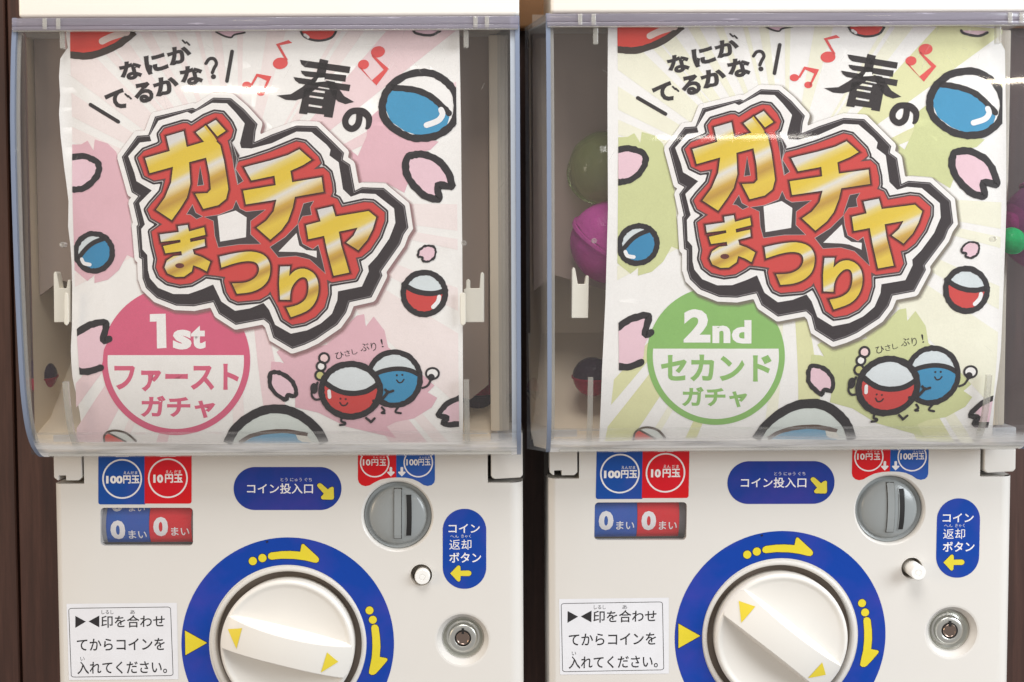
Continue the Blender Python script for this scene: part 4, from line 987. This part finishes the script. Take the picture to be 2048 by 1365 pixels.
    # little blue one, cut by the print edge
    m_ = [(556, 810), (585, 770), (640, 710), (700, 672), (775, 646)]
    s = Flat(); rg = ellipse(685, 750, 138, 136, 64)
    s.poly(P(3, rg), ICE, 3); s.poly(P(3, arc_low(685, 750, 136, 134, -48, 155, m_)), (52, 138, 184), 4); s.stroke(P(3, ellipse(685, 750, 138, 136, 64)), 40/3.657, K1, 5, True, jit=0.8, sm=1)
    s.stroke(P(3, m_), 34/3.657, K1, 5); s.stroke(P(3, "592,800 610,830 655,840"), 27/3.657, (246, 244, 244), 5.6); B(s, 'capsule_drawing')
    # capsules cut by the top and bottom of the sheet
    s = Flat(); s.poly(P(1, "500,215 985,215 900,310 800,372 700,400 600,402 500,392"), (226, 66, 52), 3); s.stroke(P(1, "500,400 528,404 640,412 760,382 880,322 985,235"), 52/3.657, (62, 48, 40), 4, jit=0.6, cap=False); s.stroke(P(1, "930,240 850,262 800,280 750,305"), 50/3.657, (236, 214, 204), 4); B(s, 'capsule_drawing')
    s = Flat(); s.poly(P(2, "370,215 635,215 600,280 500,300 410,285"), (224, 62, 54), 3); s.stroke(P(2, "368,225 405,275 500,300 595,278 635,222"), 4.6, K1, 4); s.stroke(P(2, "402,258 425,275"), 6, WHT, 4, sm=1); B(s, 'capsule_drawing')
    s = Flat(); ring = [(764, 1112), (762, 1070), (790, 1040), (850, 1030), (930, 1052), (995, 1108)]
    s.poly(P(5, ring), (226, 230, 224), 3); s.poly(P(5, "764,1112 765,1070 790,1050 880,1090 920,1112"), (222, 84, 70), 4); s.stroke(P(5, ring), 15/3.657, (84, 66, 54), 5); s.stroke(P(5, "790,1045 880,1090 920,1110"), 12/3.657, (84, 66, 54), 5); B(s, 'capsule_drawing')
    s = Flat(); ring = [(-165, 1122), (-110, 1020), (-20, 940), (90, 885), (200, 870), (310, 892), (420, 958), (500, 1040), (542, 1122)]
    s.poly(P(6, smooth(ring, 3)), (222, 228, 222), 3); s.poly(P(6, "-60,1122 40,1070 160,1040 280,1045 380,1075 430,1122"), (110, 170, 204), 4); s.stroke(P(6, ring), 66/3.657, K1, 5, jit=0.7, cap=False)
    s.stroke(P(6, "-75,1118 0,1072 120,1042 270,1035 420,1062"), 30/3.657, (96, 74, 64), 5, jit=0.4, cap=False); s.poly(P(6, "335,1062 420,1072 450,1115 385,1115 350,1095"), (238, 234, 222), 6); B(s, 'capsule_drawing')
    # the two capsules arm in arm
    s = Flat(); LK = K1
    s.poly(P(6, ellipse(1055, 650, 190, 195, 40)), ICE, 4); mb = [(900, 625), (960, 598), (1040, 580), (1110, 578), (1180, 592), (1238, 622)]
    s.poly(P(6, mb+ellipse(1055, 650, 188, 193, 24, 0, -8, 188)), (60, 146, 190), 5); s.stroke(P(6, ellipse(1055, 650, 190, 195, 56)), 40/3.657, LK, 6, True, jit=0.8, sm=1); s.stroke(P(6, mb), 34/3.657, LK, 6)
    for q in ([(1075, 625)], [(1115, 622)]): s.poly(P(6, ellipse(q[0][0], q[0][1], 8, 8, 10)), LK, 6)
    s.stroke(P(6, "1074,660 1090,678 1112,674 1126,656"), 2.9, LK, 6)
    for q in ("965,860 985,885 962,900 985,902", "1085,858 1064,892 1104,902"): s.stroke(P(6, q), 4.4, LK, 6)
    s.stroke(P(6, "1262,718 1300,700 1325,655"), 4.4, LK, 6); s.poly(P(6, ellipse(1335, 612, 47, 40, 24)), WHT, 5); s.stroke(P(6, ellipse(1335, 612, 47, 40, 24)), 4.2, LK, 6, True, sm=1); s.poly(P(6, ellipse(1326, 640, 26, 26, 16)), LK, 6)
    B(s, 'smiling_capsule_drawing')
    s = Flat(); mr = [(535, 668), (600, 715), (680, 750), (770, 757), (860, 738), (942, 685)]
    for cx, cy, r, c in ((512, 626, 34, (206, 202, 130)), (520, 560, 32, WHT), (542, 500, 36, (246, 214, 214))):
        s.poly(P(6, ellipse(cx, cy, r, r, 20)), c, 6); s.stroke(P(6, ellipse(cx, cy, r, r, 24)), 4.6, LK, 6.5, True, sm=1)
    s.poly(P(6, ellipse(737, 735, 215, 192, 48)), (226, 232, 234), 7); s.poly(P(6, mr+ellipse(737, 735, 213, 190, 30, 0, -12, 192)), RED, 8); s.stroke(P(6, ellipse(737, 735, 215, 192, 64)), 46/3.657, LK, 9, True, jit=0.8, sm=1); s.stroke(P(6, mr), 38/3.657, LK, 9, jit=0.3)
    s.stroke(P(6, "578,742 582,785"), 7, (246, 244, 244), 9, sm=1)
    for x, y in ((662, 797), (700, 800)): s.poly(P(6, ellipse(x, y, 8, 8, 10)), (80, 30, 34), 9)
    s.stroke(P(6, "658,825 675,846 700,844 714,828"), 3.2, (60, 24, 28), 9)
    s.stroke(P(6, "905,812 950,808 975,790 1012,745"), 6.0, LK, 10); s.stroke(P(6, "990,730 1012,748 1048,738"), 5, LK, 10)
    for q in ("672,930 668,962 695,972 692,985 658,990", "850,938 880,962 885,968 912,940"): s.stroke(P(6, q), 4.6, LK, 9)
    s.poly(P(6, ellipse(468, 722, 28, 40, 20)), LK, 9); s.stroke(P(6, "452,735 452,775 478,803 515,800"), 4.4, LK, 9); s.stroke(P(6, "482,715 494,680"), 5, LK, 9, sm=1)
    B(s, 'smiling_capsule_drawing')
    s = Flat()
    for ch, cx, cy, w_, h_ in (('ひ', 655, 480, 62, 50), ('さ', 712, 464, 40, 44), ('し', 765, 452, 40, 40), ('ぶ', 838, 420, 66, 56), ('り', 905, 415, 38, 62), ('!', 966, 390, 14, 62)):
        s.text(ch, bx(6, cx-w_/2, cy-h_/2, cx+w_/2, cy+h_/2), K1, 4, 0.0, 12)
    B(s, 'small_lettering')
    # empty at the foot of the sheet
    return root
def place(root, M_, foot):
    off = Vector((foot[0]*MM, -foot[1]*MM, foot[2]*MM)); root.matrix_world = M_ @ Matrix.Translation(off)
    for c in root.children: c.location = -off
p1 = make_poster(0); place(p1, Matrix.Identity(4), (U1(540, 889, 30)[0], 29, U1(540, 889, 30)[1]))
p2 = make_poster(1); f2 = UR([(1600, 880)], 30)[0]; place(p2, R_W, (f2[0], 29, f2[1]))

# ------------------------------------------------------------------ capsules lying in the bins
def capsule(label, M_, c, d, r, lidm, basem, rot, group='toy capsules in the bins', ribs=0):
    root = empty('toy_capsule', label, 'capsule', group=group)
    for nm, a0, a1, m, rr in (('capsule_lid', 4, 90, lidm, r), ('capsule_base', -90, -3, basem, r*0.97)):
        pr = [(rr*math.cos(math.radians(a0+(a1-a0)*i/14)), rr*math.sin(math.radians(a0+(a1-a0)*i/14))) for i in range(15)]
        v, f = [], []
        n = 40
        for q, h in pr:
            for i in range(n):
                a = 2*math.pi*i/n; k = 1+ribs*0.02*math.sin(a*9)*math.cos(math.radians(h/r*80)); v.append((q*math.cos(a)*k, q*math.sin(a)*k, h))
        for k in range(14):
            for i in range(n): f.append((k*n+i, k*n+(i+1) % n, (k+1)*n+(i+1) % n, (k+1)*n+i))
        mesh_obj(nm, v, f, m, root, sm=True)
    v, f = [], []; 
    ringp = [(r*1.0, -0.04*r), (r*1.05, -0.03*r), (r*1.05, 0.05*r), (r*1.0, 0.06*r)]
    n = 40
    for q, h in ringp:
        for i in range(n):
            a = 2*math.pi*i/n; v.append((q*math.cos(a), q*math.sin(a), h))
    for k in range(3):
        for i in range(n): f.append((k*n+i, k*n+(i+1) % n, (k+1)*n+(i+1) % n, (k+1)*n+i))
    mesh_obj('capsule_rim', v, f, basem, root, sm=True)
    root.matrix_world = M_ @ Matrix.Translation(Vector((c[0]*MM, -d*MM, c[1]*MM))) @ Euler([math.radians(a) for a in rot]).to_matrix().to_4x4()
    return root
C_MAG = capmat('magenta_plastic', (196, 84, 158), 0.25); C_GRN = capmat('green_plastic', (30, 190, 110), 0.3); C_OLV = clear('olive_clear_plastic', (0.80, 0.84, 0.66, 1), 0.22, (0.30, 0.36, 0.12, 1), 1.2, 0.08)
C_DRK = capmat('dark_purple_plastic', (60, 40, 56), 0.1); C_RED = capmat('crimson_plastic', (170, 36, 64), 0.2)
I4 = Matrix.Identity(4)
q = UR([(1224, 486)], 8)[0]; capsule('large magenta capsule behind the left edge of the green poster', R_W, q, 6, 27, C_MAG, C_MAG, (20, 30, 0), ribs=1)
q = UR([(1212, 338)], 4)[0]; capsule('see-through olive green capsule above the magenta one at the left edge of the green poster', R_W, q, 2, 24, C_OLV, C_OLV, (60, -35, 0), ribs=1)
q = UR([(2100, 452)], 12)[0]; capsule('magenta capsule with a green neighbour at the right edge of the photo', R_W, q, 8, 30, C_MAG, C_MAG, (10, 60, 0), ribs=1)
q = UR([(2030, 482)], 34)[0]; capsule('bright green capsule wedged beside the magenta one at the right edge of the photo', R_W, q, 30, 8.0, C_GRN, C_GRN, (80, 0, 0))
q = UR([(1185, 755)], -10)[0]; capsule('dark capsule with a crimson half low behind the left edge of the green poster', R_W, q, -12, 13, C_DRK, C_RED, (8, 0, 0))
q = U([(78, 752)], -20)[0]; capsule('dark capsule with a crimson half low beside the left edge of the pink poster', I4, q, -22, 11, C_DRK, C_RED, (10, 6, 0))
q = U([(955, 790)], -20)[0]; capsule('crimson capsule low beside the right edge of the pink poster', I4, q, -30, 12, C_BIN if False else C_RED, C_DRK, (6, 0, 0))
